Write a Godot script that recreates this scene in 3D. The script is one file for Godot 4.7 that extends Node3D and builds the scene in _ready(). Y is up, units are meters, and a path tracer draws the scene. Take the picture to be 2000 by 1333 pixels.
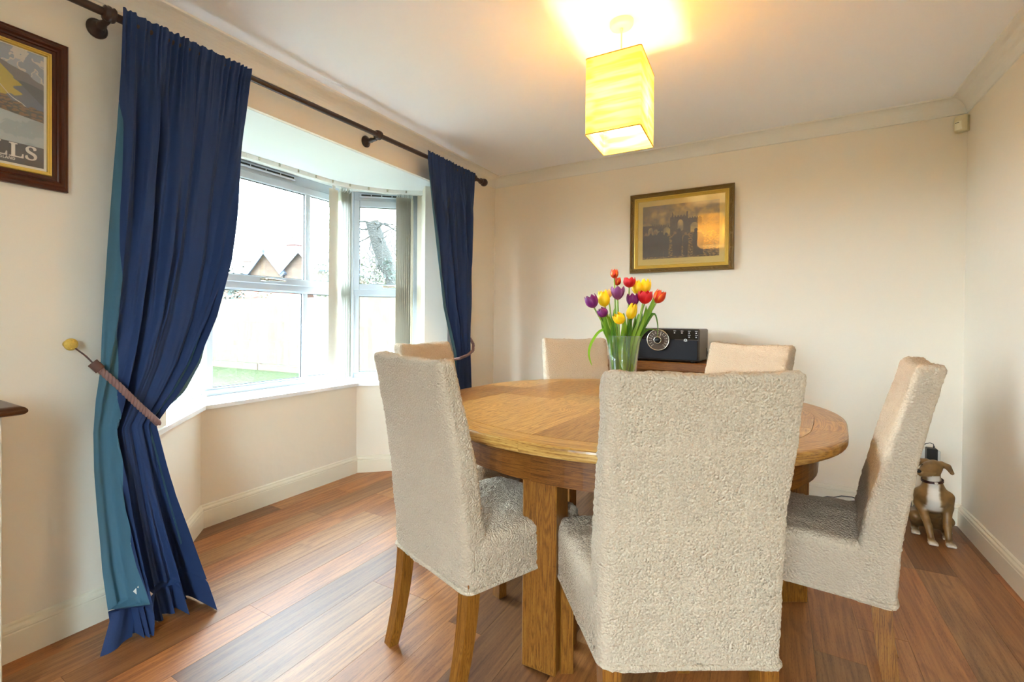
extends Node3D

# ---------------------------------------------------------------- mesh helper
class G:
	var v := PackedVector3Array()
	var n := PackedVector3Array()
	var t := PackedVector2Array()
	var c := PackedColorArray()
	var ix := PackedInt32Array()
	var grain := 0
	var off := Vector2.ZERO
	var xf := Transform3D()
	var col := Color(1, 1, 1)
	func uvof(p: Vector3, m: Vector3) -> Vector2:
		var a := m.abs()
		var d := 0
		if a.y >= a.x and a.y >= a.z:
			d = 1
		elif a.z >= a.x and a.z >= a.y:
			d = 2
		var o := [0, 1, 2]
		if d == grain:
			o.erase(d)
			return Vector2(p[o[0]] * 0.3, p[o[1]]) + off
		o.erase(d)
		o.erase(grain)
		return Vector2(p[grain], p[o[0]]) + off
	func vert(p: Vector3, m: Vector3, u: Vector2) -> void:
		v.append(xf * p)
		n.append((xf.basis * m).normalized())
		t.append(u)
		c.append(col)
	func tri(a: Vector3, b: Vector3, d: Vector3, m: Vector3) -> void:
		if (b - a).cross(d - a).dot(m) > 0.0:
			var s := b
			b = d
			d = s
		var k := v.size()
		vert(a, m, uvof(a, m)); vert(b, m, uvof(b, m)); vert(d, m, uvof(d, m))
		ix.append(k); ix.append(k + 1); ix.append(k + 2)
	func quad(a: Vector3, b: Vector3, d: Vector3, e: Vector3, toward := Vector3.ZERO) -> void:
		var m := (b - a).cross(d - a)
		if m.length() < 1e-12:
			m = (d - a).cross(e - a)
		m = m.normalized()
		if toward != Vector3.ZERO and m.dot(toward) < 0.0:
			m = -m
		tri(a, b, d, m)
		tri(a, d, e, m)
	func box(ct: Vector3, size: Vector3, bev := 0.0) -> void:
		var h := size * 0.5
		bev = minf(bev, minf(h.x, minf(h.y, h.z)) * 0.9)
		if bev <= 0.0:
			for ax in 3:
				for s in [-1.0, 1.0]:
					var q := []
					for k in [[-1, -1], [1, -1], [1, 1], [-1, 1]]:
						var p := Vector3.ZERO
						p[ax] = s * h[ax]
						p[(ax + 1) % 3] = k[0] * h[(ax + 1) % 3]
						p[(ax + 2) % 3] = k[1] * h[(ax + 2) % 3]
						q.append(ct + p)
					var m := Vector3.ZERO
					m[ax] = s
					quad(q[0], q[1], q[2], q[3], m)
			return
		var pt := func(sx: float, sy: float, sz: float, ax: int) -> Vector3:
			var sg := Vector3(sx, sy, sz)
			var r := Vector3()
			for k in 3:
				r[k] = sg[k] * (h[k] if k == ax else h[k] - bev)
			return ct + r
		for ax in 3:
			var b1: int = (ax + 1) % 3
			var b2: int = (ax + 2) % 3
			for s in [-1.0, 1.0]:
				var q := []
				for k in [[-1, -1], [1, -1], [1, 1], [-1, 1]]:
					var sg := Vector3()
					sg[ax] = s; sg[b1] = k[0]; sg[b2] = k[1]
					q.append(pt.call(sg.x, sg.y, sg.z, ax))
				var m := Vector3.ZERO
				m[ax] = s
				quad(q[0], q[1], q[2], q[3], m)
			for s1 in [-1.0, 1.0]:
				for s2 in [-1.0, 1.0]:
					var q := []
					for k in [[-1, b1], [1, b1], [1, b2], [-1, b2]]:
						var sg := Vector3()
						sg[ax] = k[0]; sg[b1] = s1; sg[b2] = s2
						q.append(pt.call(sg.x, sg.y, sg.z, k[1]))
					var m := Vector3.ZERO
					m[b1] = s1; m[b2] = s2
					quad(q[0], q[1], q[2], q[3], m)
		for sx in [-1.0, 1.0]:
			for sy in [-1.0, 1.0]:
				for sz in [-1.0, 1.0]:
					tri(pt.call(sx, sy, sz, 0), pt.call(sx, sy, sz, 1), pt.call(sx, sy, sz, 2), Vector3(sx, sy, sz).normalized())
	func bar(a: Vector3, b: Vector3, w: float, hh: float, bev := 0.0, up := Vector3.UP) -> void:
		var keep := xf
		var z := (b - a).normalized()
		if absf(z.dot(up)) > 0.99:
			up = Vector3.RIGHT
		var x := up.cross(z).normalized()
		var y := z.cross(x)
		xf = keep * Transform3D(Basis(x, y, z), (a + b) * 0.5)
		var g0 := grain
		grain = 2
		box(Vector3.ZERO, Vector3(w, hh, a.distance_to(b)), bev)
		grain = g0
		xf = keep
	func prism(poly: PackedVector2Array, y0: float, y1: float) -> void:
		if poly.size() < 3:
			return
		var q := poly.duplicate()
		if Geometry2D.is_polygon_clockwise(q):
			q.reverse()
		var tr := Geometry2D.triangulate_polygon(q)
		for k in range(0, tr.size(), 3):
			var a := q[tr[k]]; var b := q[tr[k + 1]]; var d := q[tr[k + 2]]
			tri(Vector3(a.x, y1, a.y), Vector3(b.x, y1, b.y), Vector3(d.x, y1, d.y), Vector3.UP)
			tri(Vector3(a.x, y0, a.y), Vector3(b.x, y0, b.y), Vector3(d.x, y0, d.y), Vector3.DOWN)
		for k in q.size():
			var a := q[k]; var b := q[(k + 1) % q.size()]
			var e := b - a
			if e.length() < 1e-7:
				continue
			quad(Vector3(a.x, y0, a.y), Vector3(b.x, y0, b.y), Vector3(b.x, y1, b.y), Vector3(a.x, y1, a.y), Vector3(e.y, 0, -e.x))
	# smooth patch; f(i, j) -> Vector3
	func patch(nu: int, nv: int, f: Callable, closed_u := false, us := 1.0, vs := 1.0) -> void:
		var base := v.size()
		var w := nu + 1
		var p := PackedVector3Array()
		p.resize(w * (nv + 1))
		for j in nv + 1:
			for i in w:
				p[j * w + i] = f.call(float(i) / nu, float(j) / nv)
		var m := PackedVector3Array()
		m.resize(p.size())
		for j in nv:
			for i in nu:
				var a := j * w + i
				var f1 := (p[a + 1] - p[a + w]).cross(p[a + w + 1] - p[a])
				m[a] += f1; m[a + 1] += f1; m[a + w] += f1; m[a + w + 1] += f1
		if closed_u:
			for j in nv + 1:
				var s := m[j * w] + m[j * w + nu]
				m[j * w] = s; m[j * w + nu] = s
		for k in p.size():
			vert(p[k], m[k].normalized() if m[k].length() > 1e-15 else Vector3.UP, Vector2(float(k % w) / nu * us, float(k / w) / nv * vs) + off)
		for j in nv:
			for i in nu:
				var a := base + j * w + i
				ix.append_array([a, a + w + 1, a + 1, a, a + w, a + w + 1])
	func lathe(prof: Array, seg := 24) -> void:
		# prof: [r, y] going up the outside; outward normals
		var np := prof.size() - 1
		patch(seg, np, func(a: float, b: float) -> Vector3:
			var q: Array = prof[int(round(b * np))]
			var an := -a * TAU
			return Vector3(q[0] * cos(an), q[1], q[0] * sin(an)), true)
	func tube(pts: Array, radii: Array, seg := 10, cap := true) -> void:
		var np := pts.size() - 1
		var fr := []
		var ref := Vector3.UP
		for k in pts.size():
			var d: Vector3 = (pts[mini(k + 1, np)] - pts[maxi(k - 1, 0)]).normalized()
			if k == 0:
				ref = Vector3.RIGHT if absf(d.dot(Vector3.UP)) > 0.9 else Vector3.UP
			var x := (ref - d * ref.dot(d)).normalized()
			ref = x
			fr.append([x, d.cross(x)])
		var rr := func(k: int) -> float:
			return radii[mini(k, radii.size() - 1)]
		patch(seg, np, func(a: float, b: float) -> Vector3:
			var k := int(round(b * np))
			var an := a * TAU
			return pts[k] + (fr[k][0] * cos(an) + fr[k][1] * sin(an)) * rr.call(k), true, 1.0, float(np) * 0.2)
		if cap:
			for k in [0, np]:
				var d: Vector3 = (pts[0] - pts[1]).normalized() if k == 0 else (pts[np] - pts[np - 1]).normalized()
				for s in seg:
					var a0 := TAU * s / seg; var a1 := TAU * (s + 1) / seg
					tri(pts[k], pts[k] + (fr[k][0] * cos(a0) + fr[k][1] * sin(a0)) * rr.call(k), pts[k] + (fr[k][0] * cos(a1) + fr[k][1] * sin(a1)) * rr.call(k), d)
	func ball(ct: Vector3, r: Vector3, seg := 14) -> void:
		patch(seg, seg / 2 + 1, func(a: float, b: float) -> Vector3:
			var an := -a * TAU; var la := (b - 0.5) * PI
			return ct + Vector3(r.x * cos(la) * cos(an), r.y * sin(la), r.z * cos(la) * sin(an)), true)
	# sweep a profile [[d, y] ...] along a floor path; room on the side given by sgn
	func skirt(path: PackedVector2Array, prof: Array, sgn := 1.0) -> void:
		var ms := PackedVector2Array()
		for k in path.size():
			var d0 := (path[k] - path[maxi(k - 1, 0)]).normalized()
			var d1 := (path[mini(k + 1, path.size() - 1)] - path[k]).normalized()
			if k == 0:
				d0 = d1
			if k == path.size() - 1:
				d1 = d0
			var n0 := Vector2(-d0.y, d0.x) * sgn; var n1 := Vector2(-d1.y, d1.x) * sgn
			ms.append((n0 + n1) / (1.0 + n0.dot(n1)))
		for k in path.size() - 1:
			var d := path[k + 1] - path[k]
			var nn := Vector2(-d.y, d.x) * sgn
			for i in prof.size() - 1:
				var q := []
				for e in [[k, i], [k + 1, i], [k + 1, i + 1], [k, i + 1]]:
					var pr: Array = prof[e[1]]
					var b: Vector2 = path[e[0]] + ms[e[0]] * pr[0]
					q.append(Vector3(b.x, pr[1], b.y))
				var dy: float = prof[i + 1][1] - prof[i][1]
				var dd: float = prof[i + 1][0] - prof[i][0]
				var to := Vector3(nn.x, 0, nn.y).normalized() * dy - Vector3.UP * dd
				quad(q[0], q[1], q[2], q[3], to if to.length() > 1e-9 else Vector3.UP)
			# ends
		for k in [0, path.size() - 1]:
			var pl := []
			for pr in prof:
				var b: Vector2 = path[k] + ms[k] * pr[0]
				pl.append(Vector3(b.x, pr[1], b.y))
			var o := path[k] - path[1 if k == 0 else k - 1]
			var c0 := Vector3(path[k].x, prof[0][1], path[k].y)
			for i in pl.size() - 1:
				tri(c0, pl[i], pl[i + 1], Vector3(o.x, 0, o.y).normalized())
	func mesh() -> ArrayMesh:
		var a := []
		a.resize(Mesh.ARRAY_MAX)
		a[Mesh.ARRAY_VERTEX] = v; a[Mesh.ARRAY_NORMAL] = n; a[Mesh.ARRAY_TEX_UV] = t; a[Mesh.ARRAY_COLOR] = c; a[Mesh.ARRAY_INDEX] = ix
		var m := ArrayMesh.new()
		m.add_surface_from_arrays(Mesh.PRIMITIVE_TRIANGLES, a)
		return m

# ---------------------------------------------------------------- naming
var used := {}
func numbered(s: String) -> String:
	var k: int = used.get(s, -1) + 1
	used[s] = k
	return s if k == 0 else "%s_%03d" % [s, k]

func tag(o: Node, label: String, category: String, group := "") -> void:
	o.set_meta("label", label)
	if category:
		o.set_meta("category", category)
	if group:
		o.set_meta("group", group)

func thing(called: String, label: String, category: String, at := Vector3.ZERO, turn := 0.0, group := "") -> Node3D:
	var o := Node3D.new()
	o.name = numbered(called)
	add_child(o)
	o.position = at
	o.rotation.y = turn
	tag(o, label, category, group)
	return o

func part(called: String, g, m: Material, parent: Node, label := "") -> MeshInstance3D:
	var o := MeshInstance3D.new()
	o.name = called
	if g is G:
		o.mesh = g.mesh()
	else:
		o.mesh = g
	o.material_override = m
	o.cast_shadow = GeometryInstance3D.SHADOW_CASTING_SETTING_ON
	parent.add_child(o, true)
	if label:
		o.set_meta("label", label)
	return o

func one(called: String, g, m: Material, label: String, category: String, group := "") -> MeshInstance3D:
	var o := part(numbered(called), g, m, self)
	tag(o, label, category, group)
	return o

func struct(called: String, g, m: Material, label: String) -> MeshInstance3D:
	var o := part(called, g, m, self)
	o.set_meta("label", label)
	o.set_meta("kind", "structure")
	return o

# ---------------------------------------------------------------- materials
func mat(col: Color, rough := 0.6, spec := 0.5) -> StandardMaterial3D:
	var m := StandardMaterial3D.new()
	m.albedo_color = col
	m.roughness = rough
	m.metallic_specular = spec
	return m

func noise(sd: int, freq: float, kind := FastNoiseLite.TYPE_SIMPLEX_SMOOTH, oct := 3) -> FastNoiseLite:
	var f := FastNoiseLite.new()
	f.seed = sd
	f.noise_type = kind
	f.frequency = freq
	f.fractal_octaves = oct
	f.fractal_type = FastNoiseLite.FRACTAL_FBM if oct > 1 else FastNoiseLite.FRACTAL_NONE
	return f

func grey(f: FastNoiseLite, w: int, h: int, rw := 0, rh := 0) -> PackedByteArray:
	var im := f.get_seamless_image(w, h)
	im.convert(Image.FORMAT_L8)
	if rw:
		im.resize(rw, rh, Image.INTERPOLATE_CUBIC)
	return im.get_data()

# wood: grain along x
func wood_image(sd: int, cols: Array, w := 1024, h := 512, rings := 5.0, con := 1.5) -> Array:
	var a := grey(noise(sd, 0.012, FastNoiseLite.TYPE_SIMPLEX_SMOOTH, 2), 96, h, w, h)
	var b := grey(noise(sd + 1, 0.09), 48, h, w, h)
	var e := grey(noise(sd + 2, 0.35, FastNoiseLite.TYPE_SIMPLEX_SMOOTH, 2), 150, h, w, h)
	var out := PackedByteArray()
	out.resize(w * h * 3)
	var ht := PackedByteArray()
	ht.resize(w * h)
	var lut := []
	for k in 256:
		var x := k / 255.0 * (cols.size() - 1)
		var i := mini(int(x), cols.size() - 2)
		lut.append((cols[i] as Color).lerp(cols[i + 1], x - i))
	var ring := PackedFloat32Array()
	for k in 256:
		ring.append(0.5 + 0.5 * sin(k / 255.0 * TAU * rings))
	for k in w * h:
		var p := e[k]
		var x := 0.30 * ring[a[k]] + 0.48 * b[k] / 255.0 + 0.22 * p / 255.0
		if p > 172:
			x += (p - 172) * 0.006
		var q: Color = lut[clampi(int(((x - 0.5) * con + 0.5) * 255.0), 0, 255)]
		out[k * 3] = int(q.r * 255.0); out[k * 3 + 1] = int(q.g * 255.0); out[k * 3 + 2] = int(q.b * 255.0)
		ht[k] = clampi(255 - int(x * 230.0), 0, 255)
	var im := Image.create_from_data(w, h, false, Image.FORMAT_RGB8, out)
	var hm := Image.create_from_data(w, h, false, Image.FORMAT_L8, ht)
	return [ImageTexture.create_from_image(im), ImageTexture.create_from_image(hm)]

func wood(tx: Array, tint: Color, rough: float, su: float, sv: float, bump := 0.02) -> StandardMaterial3D:
	var m := mat(tint, rough)
	m.albedo_texture = tx[0]
	m.uv1_scale = Vector3(1.0 / su, 1.0 / sv, 1)
	if bump > 0.0:
		m.heightmap_enabled = true
		m.heightmap_texture = tx[1]
		m.heightmap_scale = bump
	return m

func tri_tex(m: StandardMaterial3D, im: Image, scale: float, depth: float) -> StandardMaterial3D:
	m.heightmap_enabled = true
	m.heightmap_texture = ImageTexture.create_from_image(im)
	m.heightmap_scale = depth
	m.uv1_triplanar = true
	m.uv1_scale = Vector3.ONE * scale
	return m

const W := 2.991      # window wall at x = -W, back wall z = 0, right wall x = 0
const H := 2.4
const ZF := 4.9       # wall behind the camera
var M := {}
var rng := RandomNumberGenerator.new()

func _ready() -> void:
	rng.seed = 7
	setup_view()
	materials()
	shell()
	windows()
	floor_planks()
	blinds()
	outside()
	table()
	chairs()
	curtains()
	pictures()
	lamp(Vector3(-1.433, 0, 1.77), "cream fabric box-shaped pendant lamp hanging lit from the ceiling over the table", 0.25)
	sideboard_radio()
	vase_tulips()
	dog()
	cabinet()
	small_things()

func setup_view() -> void:
	var f := 958.3038
	var cam := Camera3D.new()
	cam.name = "camera"
	add_child(cam)
	cam.position = Vector3(-0.8792, 1.1464, 3.8913)
	cam.basis = Basis(Vector3.UP, 0.5872) * Basis(Vector3.RIGHT, -0.0091) * Basis(Vector3.BACK, 0.0072)
	cam.near = 0.05
	cam.far = 300.0
	cam.projection = Camera3D.PROJECTION_FRUSTUM
	cam.size = 2.0 * 0.05 * 666.5 / f
	cam.frustum_offset = Vector2((1000.0 - 877.7971) / f, (631.7379 - 666.5) / f) * 0.05
	cam.current = true
	var e := Environment.new()
	var sk := ProceduralSkyMaterial.new()
	sk.sky_top_color = Color(0.84, 0.945, 1.0)
	sk.sky_horizon_color = Color(0.87, 0.95, 1.0)
	sk.ground_horizon_color = Color(0.62, 0.64, 0.6)
	sk.ground_bottom_color = Color(0.5, 0.52, 0.45)
	sk.sky_energy_multiplier = 1.0
	sk.ground_energy_multiplier = 1.0
	var s := Sky.new()
	s.sky_material = sk
	e.background_mode = Environment.BG_SKY
	e.sky = s
	e.background_energy_multiplier = 17.0
	e.tonemap_mode = Environment.TONE_MAPPER_LINEAR
	e.tonemap_exposure = 2.4
	e.sdfgi_enabled = true
	e.ssao_enabled = true
	e.ssil_enabled = true
	var we := WorldEnvironment.new()
	we.name = "world_environment"
	we.environment = e
	add_child(we)

func materials() -> void:
	var spk := noise(3, 0.02).get_seamless_image(256, 256)
	M.wall = tri_tex(mat(Color(0.94, 0.905, 0.84), 0.75, 0.3), spk, 1.2, 0.12)
	M.ceil = tri_tex(mat(Color(0.965, 0.97, 0.985), 0.8, 0.3), spk, 1.0, 0.1)
	M.bayceil = mat(Color(0.93, 0.94, 0.93), 0.7, 0.3)
	M.trim = mat(Color(0.93, 0.9, 0.82), 0.35)
	M.cove = mat(Color(0.92, 0.91, 0.88), 0.6)
	M.upvc = mat(Color(0.75, 0.78, 0.82), 0.3)
	M.sill = mat(Color(0.95, 0.95, 0.95), 0.2)
	M.gasket = mat(Color(0.12, 0.12, 0.13), 0.6)
	M.white = mat(Color(0.9, 0.9, 0.88), 0.5)
	M.chrome = mat(Color(0.75, 0.72, 0.66), 0.25)
	M.chrome.metallic = 0.9
	M.black = mat(Color(0.05, 0.05, 0.055), 0.4)
	M.glass = mat(Color(1, 1, 1, 0.03), 0.0)
	M.glass.transparency = BaseMaterial3D.TRANSPARENCY_ALPHA
	# wood
	var fl := wood_image(11, [Color(0.80, 0.58, 0.365), Color(0.735, 0.51, 0.30), Color(0.64, 0.42, 0.24), Color(0.49, 0.30, 0.165)], 1024, 1024, 2.0, 1.0)
	M.plank = []
	for k in 7:
		var tn: Color = [Color(1, 1, 1), Color(0.84, 0.83, 0.82), Color(1.0, 0.94, 0.86), Color(0.7, 0.67, 0.65), Color(0.94, 0.87, 0.78), Color(0.8, 0.72, 0.65), Color(0.9, 0.92, 0.93)][k]
		var pm := wood(fl, tn, 0.4, 1.4, 0.9, 0.014)
		pm.metallic_specular = 0.5
		pm.roughness = 0.5
		pm.clearcoat_enabled = true
		pm.clearcoat = 0.3
		pm.clearcoat_roughness = 0.4
		M.plank.append(pm)
	M.joint = mat(Color(0.13, 0.07, 0.04), 0.7)
	var oak := wood_image(21, [Color(0.81, 0.67, 0.40), Color(0.755, 0.59, 0.32), Color(0.67, 0.49, 0.235), Color(0.49, 0.32, 0.13)], 1024, 512, 7.0)
	M.oak = []
	for tn in [Color(1, 1, 1), Color(0.86, 0.81, 0.74), Color(0.93, 0.87, 0.76), Color(1.0, 0.99, 0.96)]:
		M.oak.append(wood(oak, tn, 0.3, 1.1, 0.42, 0.008))
	M.oakdark = wood(oak, Color(0.64, 0.51, 0.36), 0.36, 0.9, 0.3, 0.012)
	M.legoak = wood(oak, Color(0.72, 0.6, 0.42), 0.36, 0.8, 0.25, 0.012)
	M.walnut = wood(oak, Color(0.42, 0.3, 0.24), 0.3, 0.6, 0.2, 0.008)
	M.mahog = wood(oak, Color(0.4, 0.22, 0.17), 0.28, 0.8, 0.2, 0.005)
	M.polewood = mat(Color(0.2, 0.12, 0.105), 0.3)
	# boucle
	var bc := noise(5, 0.062, FastNoiseLite.TYPE_CELLULAR, 1)
	bc.cellular_return_type = FastNoiseLite.RETURN_DISTANCE
	bc.cellular_jitter = 1.0
	bc.domain_warp_enabled = true
	bc.domain_warp_amplitude = 14.0
	bc.domain_warp_frequency = 0.06
	var bi := bc.get_seamless_image(512, 512, true)
	M.boucle = tri_tex(mat(Color(0.79, 0.71, 0.615), 0.95, 0.2), bi, 5.2, 0.75)
	M.boucle.rim_enabled = true
	M.boucle.rim = 0.3
	M.boucle.rim_tint = 0.6
	# curtain cloth
	var wv := noise(8, 0.4, FastNoiseLite.TYPE_SIMPLEX, 2).get_seamless_image(256, 256)
	M.navy = tri_tex(mat(Color(0.18, 0.25, 0.41), 0.85, 0.3), wv, 6.0, 0.06)
	M.navy.rim_enabled = true
	M.navy.rim = 0.5
	M.navy.rim_tint = 0.8
	M.lining = mat(Color(0.28, 0.43, 0.51), 0.7, 0.3)
	M.lining.rim_enabled = true
	M.lining.rim = 0.3
	M.rope = mat(Color(0.55, 0.43, 0.42), 0.5)
	M.ropedark = mat(Color(0.36, 0.25, 0.22), 0.7)
	M.gold = mat(Color(0.86, 0.74, 0.36), 0.38)
	M.gold.metallic = 0.35
	M.goldcarve = mat(Color(0.5, 0.4, 0.22), 0.33)
	M.goldcarve.metallic = 0.3
	M.blind = mat(Color(0.84, 0.82, 0.77), 0.7)
	M.blind.backlight_enabled = true
	M.blind.backlight = Color(0.35, 0.34, 0.31)

# ---------------------------------------------------------------- room shell
# bay: inner wall face line
const BX := -3.463
const BZ0 := 1.245
const BZ1 := 2.43
const OZ0 := 0.745
const OZ1 := 2.93
const HEAD := 2.155
const SILLY := 0.668
const FX := -3.72      # room face of the bay frames
const FZ0 := 1.09
const FZ1 := 2.585

func v2(a: Array) -> PackedVector2Array:
	var r := PackedVector2Array()
	for p in a:
		r.append(Vector2(p[0], p[1]))
	return r

func shell() -> void:
	var T := 0.3
	var g := G.new()
	# wall with the bay: two stretches and the lintel
	g.box(Vector3(-W - T / 2, H / 2, (OZ0 - T) / 2), Vector3(T, H, OZ0 + T))
	g.box(Vector3(-W - T / 2, H / 2, (OZ1 + ZF + T) / 2), Vector3(T, H, ZF + T - OZ1))
	g.box(Vector3(-W - T / 2, (HEAD + H) / 2, (OZ0 + OZ1) / 2), Vector3(T, H - HEAD, OZ1 - OZ0))
	struct("wall_left", g, M.wall, "cream painted wall with the bay window opening and navy curtains")
	# bay dwarf wall
	g = G.new()
	var o := 0.0
	g.prism(v2([[-W, OZ0], [BX, BZ0], [BX, BZ1], [-W, OZ1], [-3.35, OZ1 + 0.1], [FX - 0.07, FZ1 + 0.05], [FX - 0.07, FZ0 - 0.05], [-3.35, OZ0 - 0.1]]), -0.15, SILLY - 0.022)
	struct("wall_bay", g, M.wall, "low cream wall below the bay window sill")
	# piers beside the angled windows
	g = G.new()
	g.prism(v2([[-W, OZ0], [-3.107, 0.889 - 0.002], [-3.318, 0.678], [-3.36, 0.6], [-3.1, 0.5], [-W - 0.02, 0.5], [-W - 0.02, OZ0 - 0.001]]), SILLY - 0.03, HEAD)
	struct("wall_bay_right", g, M.wall, "plain cream pier between the angled window and the far curtain")
	g = G.new()
	var mz := FZ0 + FZ1
	g.prism(v2([[-W, OZ1], [-3.107, mz - 0.889], [-3.318, mz - 0.678], [-3.36, mz - 0.6], [-3.1, mz - 0.5], [-W - 0.02, mz - 0.5], [-W - 0.02, OZ1 + 0.001]]), SILLY - 0.03, HEAD)
	struct("wall_bay_left", g, M.wall, "cream pier of the bay behind the near curtain")
	g = G.new()
	g.box(Vector3(-W / 2, H / 2, -T / 2), Vector3(W + 2 * T, H, T))
	struct("wall_back", g, M.wall, "cream end wall with the gilt framed picture")
	g = G.new()
	g.box(Vector3(T / 2, H / 2, ZF / 2), Vector3(T, H, ZF + 2 * T))
	struct("wall_right", g, M.wall, "plain cream wall at the right, behind the right-hand chair")
	# wall behind the viewer with a glazed garden door
	g = G.new()
	var dx0 := -1.25
	var dx1 := -0.55
	g.box(Vector3((-W + dx0) / 2, H / 2, ZF + T / 2), Vector3(dx0 + W, H, T))
	g.box(Vector3(dx1 / 2, H / 2, ZF + T / 2), Vector3(-dx1, H, T))
	g.box(Vector3((dx0 + dx1) / 2, (2.1 + H) / 2, ZF + T / 2), Vector3(dx1 - dx0, H - 2.1, T))
	struct("wall_front", g, M.wall, "cream wall behind the viewer around a glazed garden door")
	g = G.new()
	for x in [dx0 + 0.035, dx1 - 0.035]:
		g.box(Vector3(x, 1.05, ZF + 0.1), Vector3(0.07, 2.1, 0.06), 0.006)
	for y in [0.05, 2.06]:
		g.box(Vector3((dx0 + dx1) / 2, y, ZF + 0.1), Vector3(dx1 - dx0, 0.09, 0.058), 0.006)
	var dr := struct("door_1", g, M.upvc, "white glazed garden door behind the viewer")
	g = G.new()
	g.box(Vector3((dx0 + dx1) / 2, 1.05, ZF + 0.1), Vector3(dx1 - dx0 - 0.12, 1.95, 0.006))
	part("pane", g, M.glass, dr)
	# ceiling, bay ceiling with overhanging eave
	g = G.new()
	g.box(Vector3(-W / 2, H + 0.1, ZF / 2), Vector3(W + 2 * T, 0.2, ZF + 2 * T))
	struct("ceiling", g, M.ceil, "white ceiling with the pendant lamp")
	g = G.new()
	g.prism(v2([[-W - 0.02, OZ0], [-3.107, 0.889], [-3.318, 0.678], [-3.36, 0.6], [-3.29, 0.3], [-3.7, 0.3], [-4.43, 0.08], [-4.44, 0.55], [-4.08, 1.0], [-4.08, mz - 1.0], [-4.44, mz - 0.55], [-4.43, mz - 0.08], [-3.7, mz - 0.3], [-3.29, mz - 0.3], [-3.36, mz - 0.6], [-3.318, mz - 0.678], [-3.107, mz - 0.889], [-W - 0.02, OZ1]]), HEAD - 0.002, HEAD + 0.12)
	struct("ceiling_bay", g, M.bayceil, "white bay ceiling and soffit above the window")
	# coving
	var cp := []
	cp.append([0.0, H - 0.086]); cp.append([0.006, H - 0.083])
	for k in 9:
		var a := k / 8.0 * PI / 2
		cp.append([0.075 - 0.069 * cos(a), H - 0.083 + 0.075 * sin(a)])
	cp.append([0.079, H - 0.007]); cp.append([0.082, H])
	var k := 0
	for w in [[[[-W, 0.0], [0.0, 0.0]], "back"], [[[0.0, 0.0], [0.0, ZF]], "right"], [[[-W, ZF], [-W, 0.0]], "window"]]:
		k += 1
		g = G.new()
		var a := Vector2(w[0][0][0], w[0][0][1])
		var b := Vector2(w[0][1][0], w[0][1][1])
		var d := (b - a).normalized()
		var nn := Vector2(-d.y, d.x)
		# mitred by hand: ends drawn in by the profile's own width
		for i in cp.size() - 1:
			var q := []
			for e in [[0, i], [1, i], [1, i + 1], [0, i + 1]]:
				var pf: Array = cp[e[1]]
				var en: Vector2 = (a + d * pf[0]) if e[0] == 0 else (b - d * pf[0])
				var p: Vector2 = en + nn * pf[0]
				q.append(Vector3(p.x, pf[1], p.y))
			g.quad(q[0], q[1], q[2], q[3], Vector3(nn.x, -1, nn.y))
		g.quad(Vector3(a.x, H - 0.086, a.y), Vector3(b.x, H - 0.086, b.y), Vector3(b.x, H, b.y), Vector3(a.x, H, a.y), Vector3(-nn.x, 0, -nn.y))
		struct("trim_%d" % k, g, M.cove, "white concave coving along the top of the %s wall" % w[1])
	# skirting boards
	var sp := [[0.0, 0.0], [0.018, 0.0], [0.018, 0.09], [0.0155, 0.094], [0.0175, 0.098], [0.0165, 0.106], [0.011, 0.111], [0.009, 0.114], [0.0085, 0.12], [0.004, 0.124], [0.0, 0.125]]
	for w in [["back", [[-W, 0.0], [0.0, 0.0]]], ["right", [[0.0, 0.018], [0.0, ZF]]], ["left", [[-W, ZF], [-W, OZ1], [BX, BZ1], [BX, 1.246]]], ["bay", [[BX, 1.243], [-W, OZ0], [-W, 0.018]]]]:
		g = G.new()
		g.grain = 2
		g.skirt(v2(w[1]), sp)
		struct("baseboard_" + w[0], g, M.trim, "cream moulded skirting board along the %s wall" % w[0])
	# sill
	g = G.new()
	g.prism(v2([[-W - 0.0, OZ0 + 0.035], [BX + 0.03, BZ0 + 0.012], [BX + 0.03, BZ1 - 0.012], [-W, OZ1 - 0.035], [-W - 0.04, OZ1], [-3.107, mz - 0.889], [-3.318, mz - 0.678], [FX - 0.02, FZ1 + 0.03], [FX - 0.02, FZ0 - 0.03], [-3.318, 0.678], [-3.107, 0.889], [-W - 0.04, OZ0]]), SILLY - 0.022, SILLY)
	struct("trim_5", g, M.sill, "white window sill board following the bay")

func floor_planks() -> void:
	var g := G.new()
	var outline := v2([[0, 0], [-W, 0], [-W, OZ0], [BX, BZ0], [BX, BZ1], [-W, OZ1], [-W, ZF], [0, ZF]])
	g.prism(outline, -0.16, -0.0035)
	var fl := struct("floor", g, M.joint, "brown wood plank floor")
	var pw := 0.1429
	var x := 0.0 - 0.0425 - pw * 24
	var row := 0
	while x < 0.0:
		var z := -rng.randf() * 1.0
		if row == 19:
			z = 1.765 - 1.22 * 2
		while z < ZF:
			var ln := 1.22
			var q := v2([[x + 0.0005, z + 0.0005], [x + pw - 0.0005, z + 0.0005], [x + pw - 0.0005, z + ln - 0.0005], [x + 0.0005, z + ln - 0.0005]])
			for r in Geometry2D.intersect_polygons(q, outline):
				var b := G.new()
				b.grain = 2
				b.off = Vector2(rng.randf() * 3.0, rng.randf() * 3.0)
				b.prism(r, -0.004, rng.randf_range(-0.0004, 0.0))
				part("plank", b, M.plank[rng.randi() % 7], fl)
			z += ln
		x += pw
		row += 1

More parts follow.
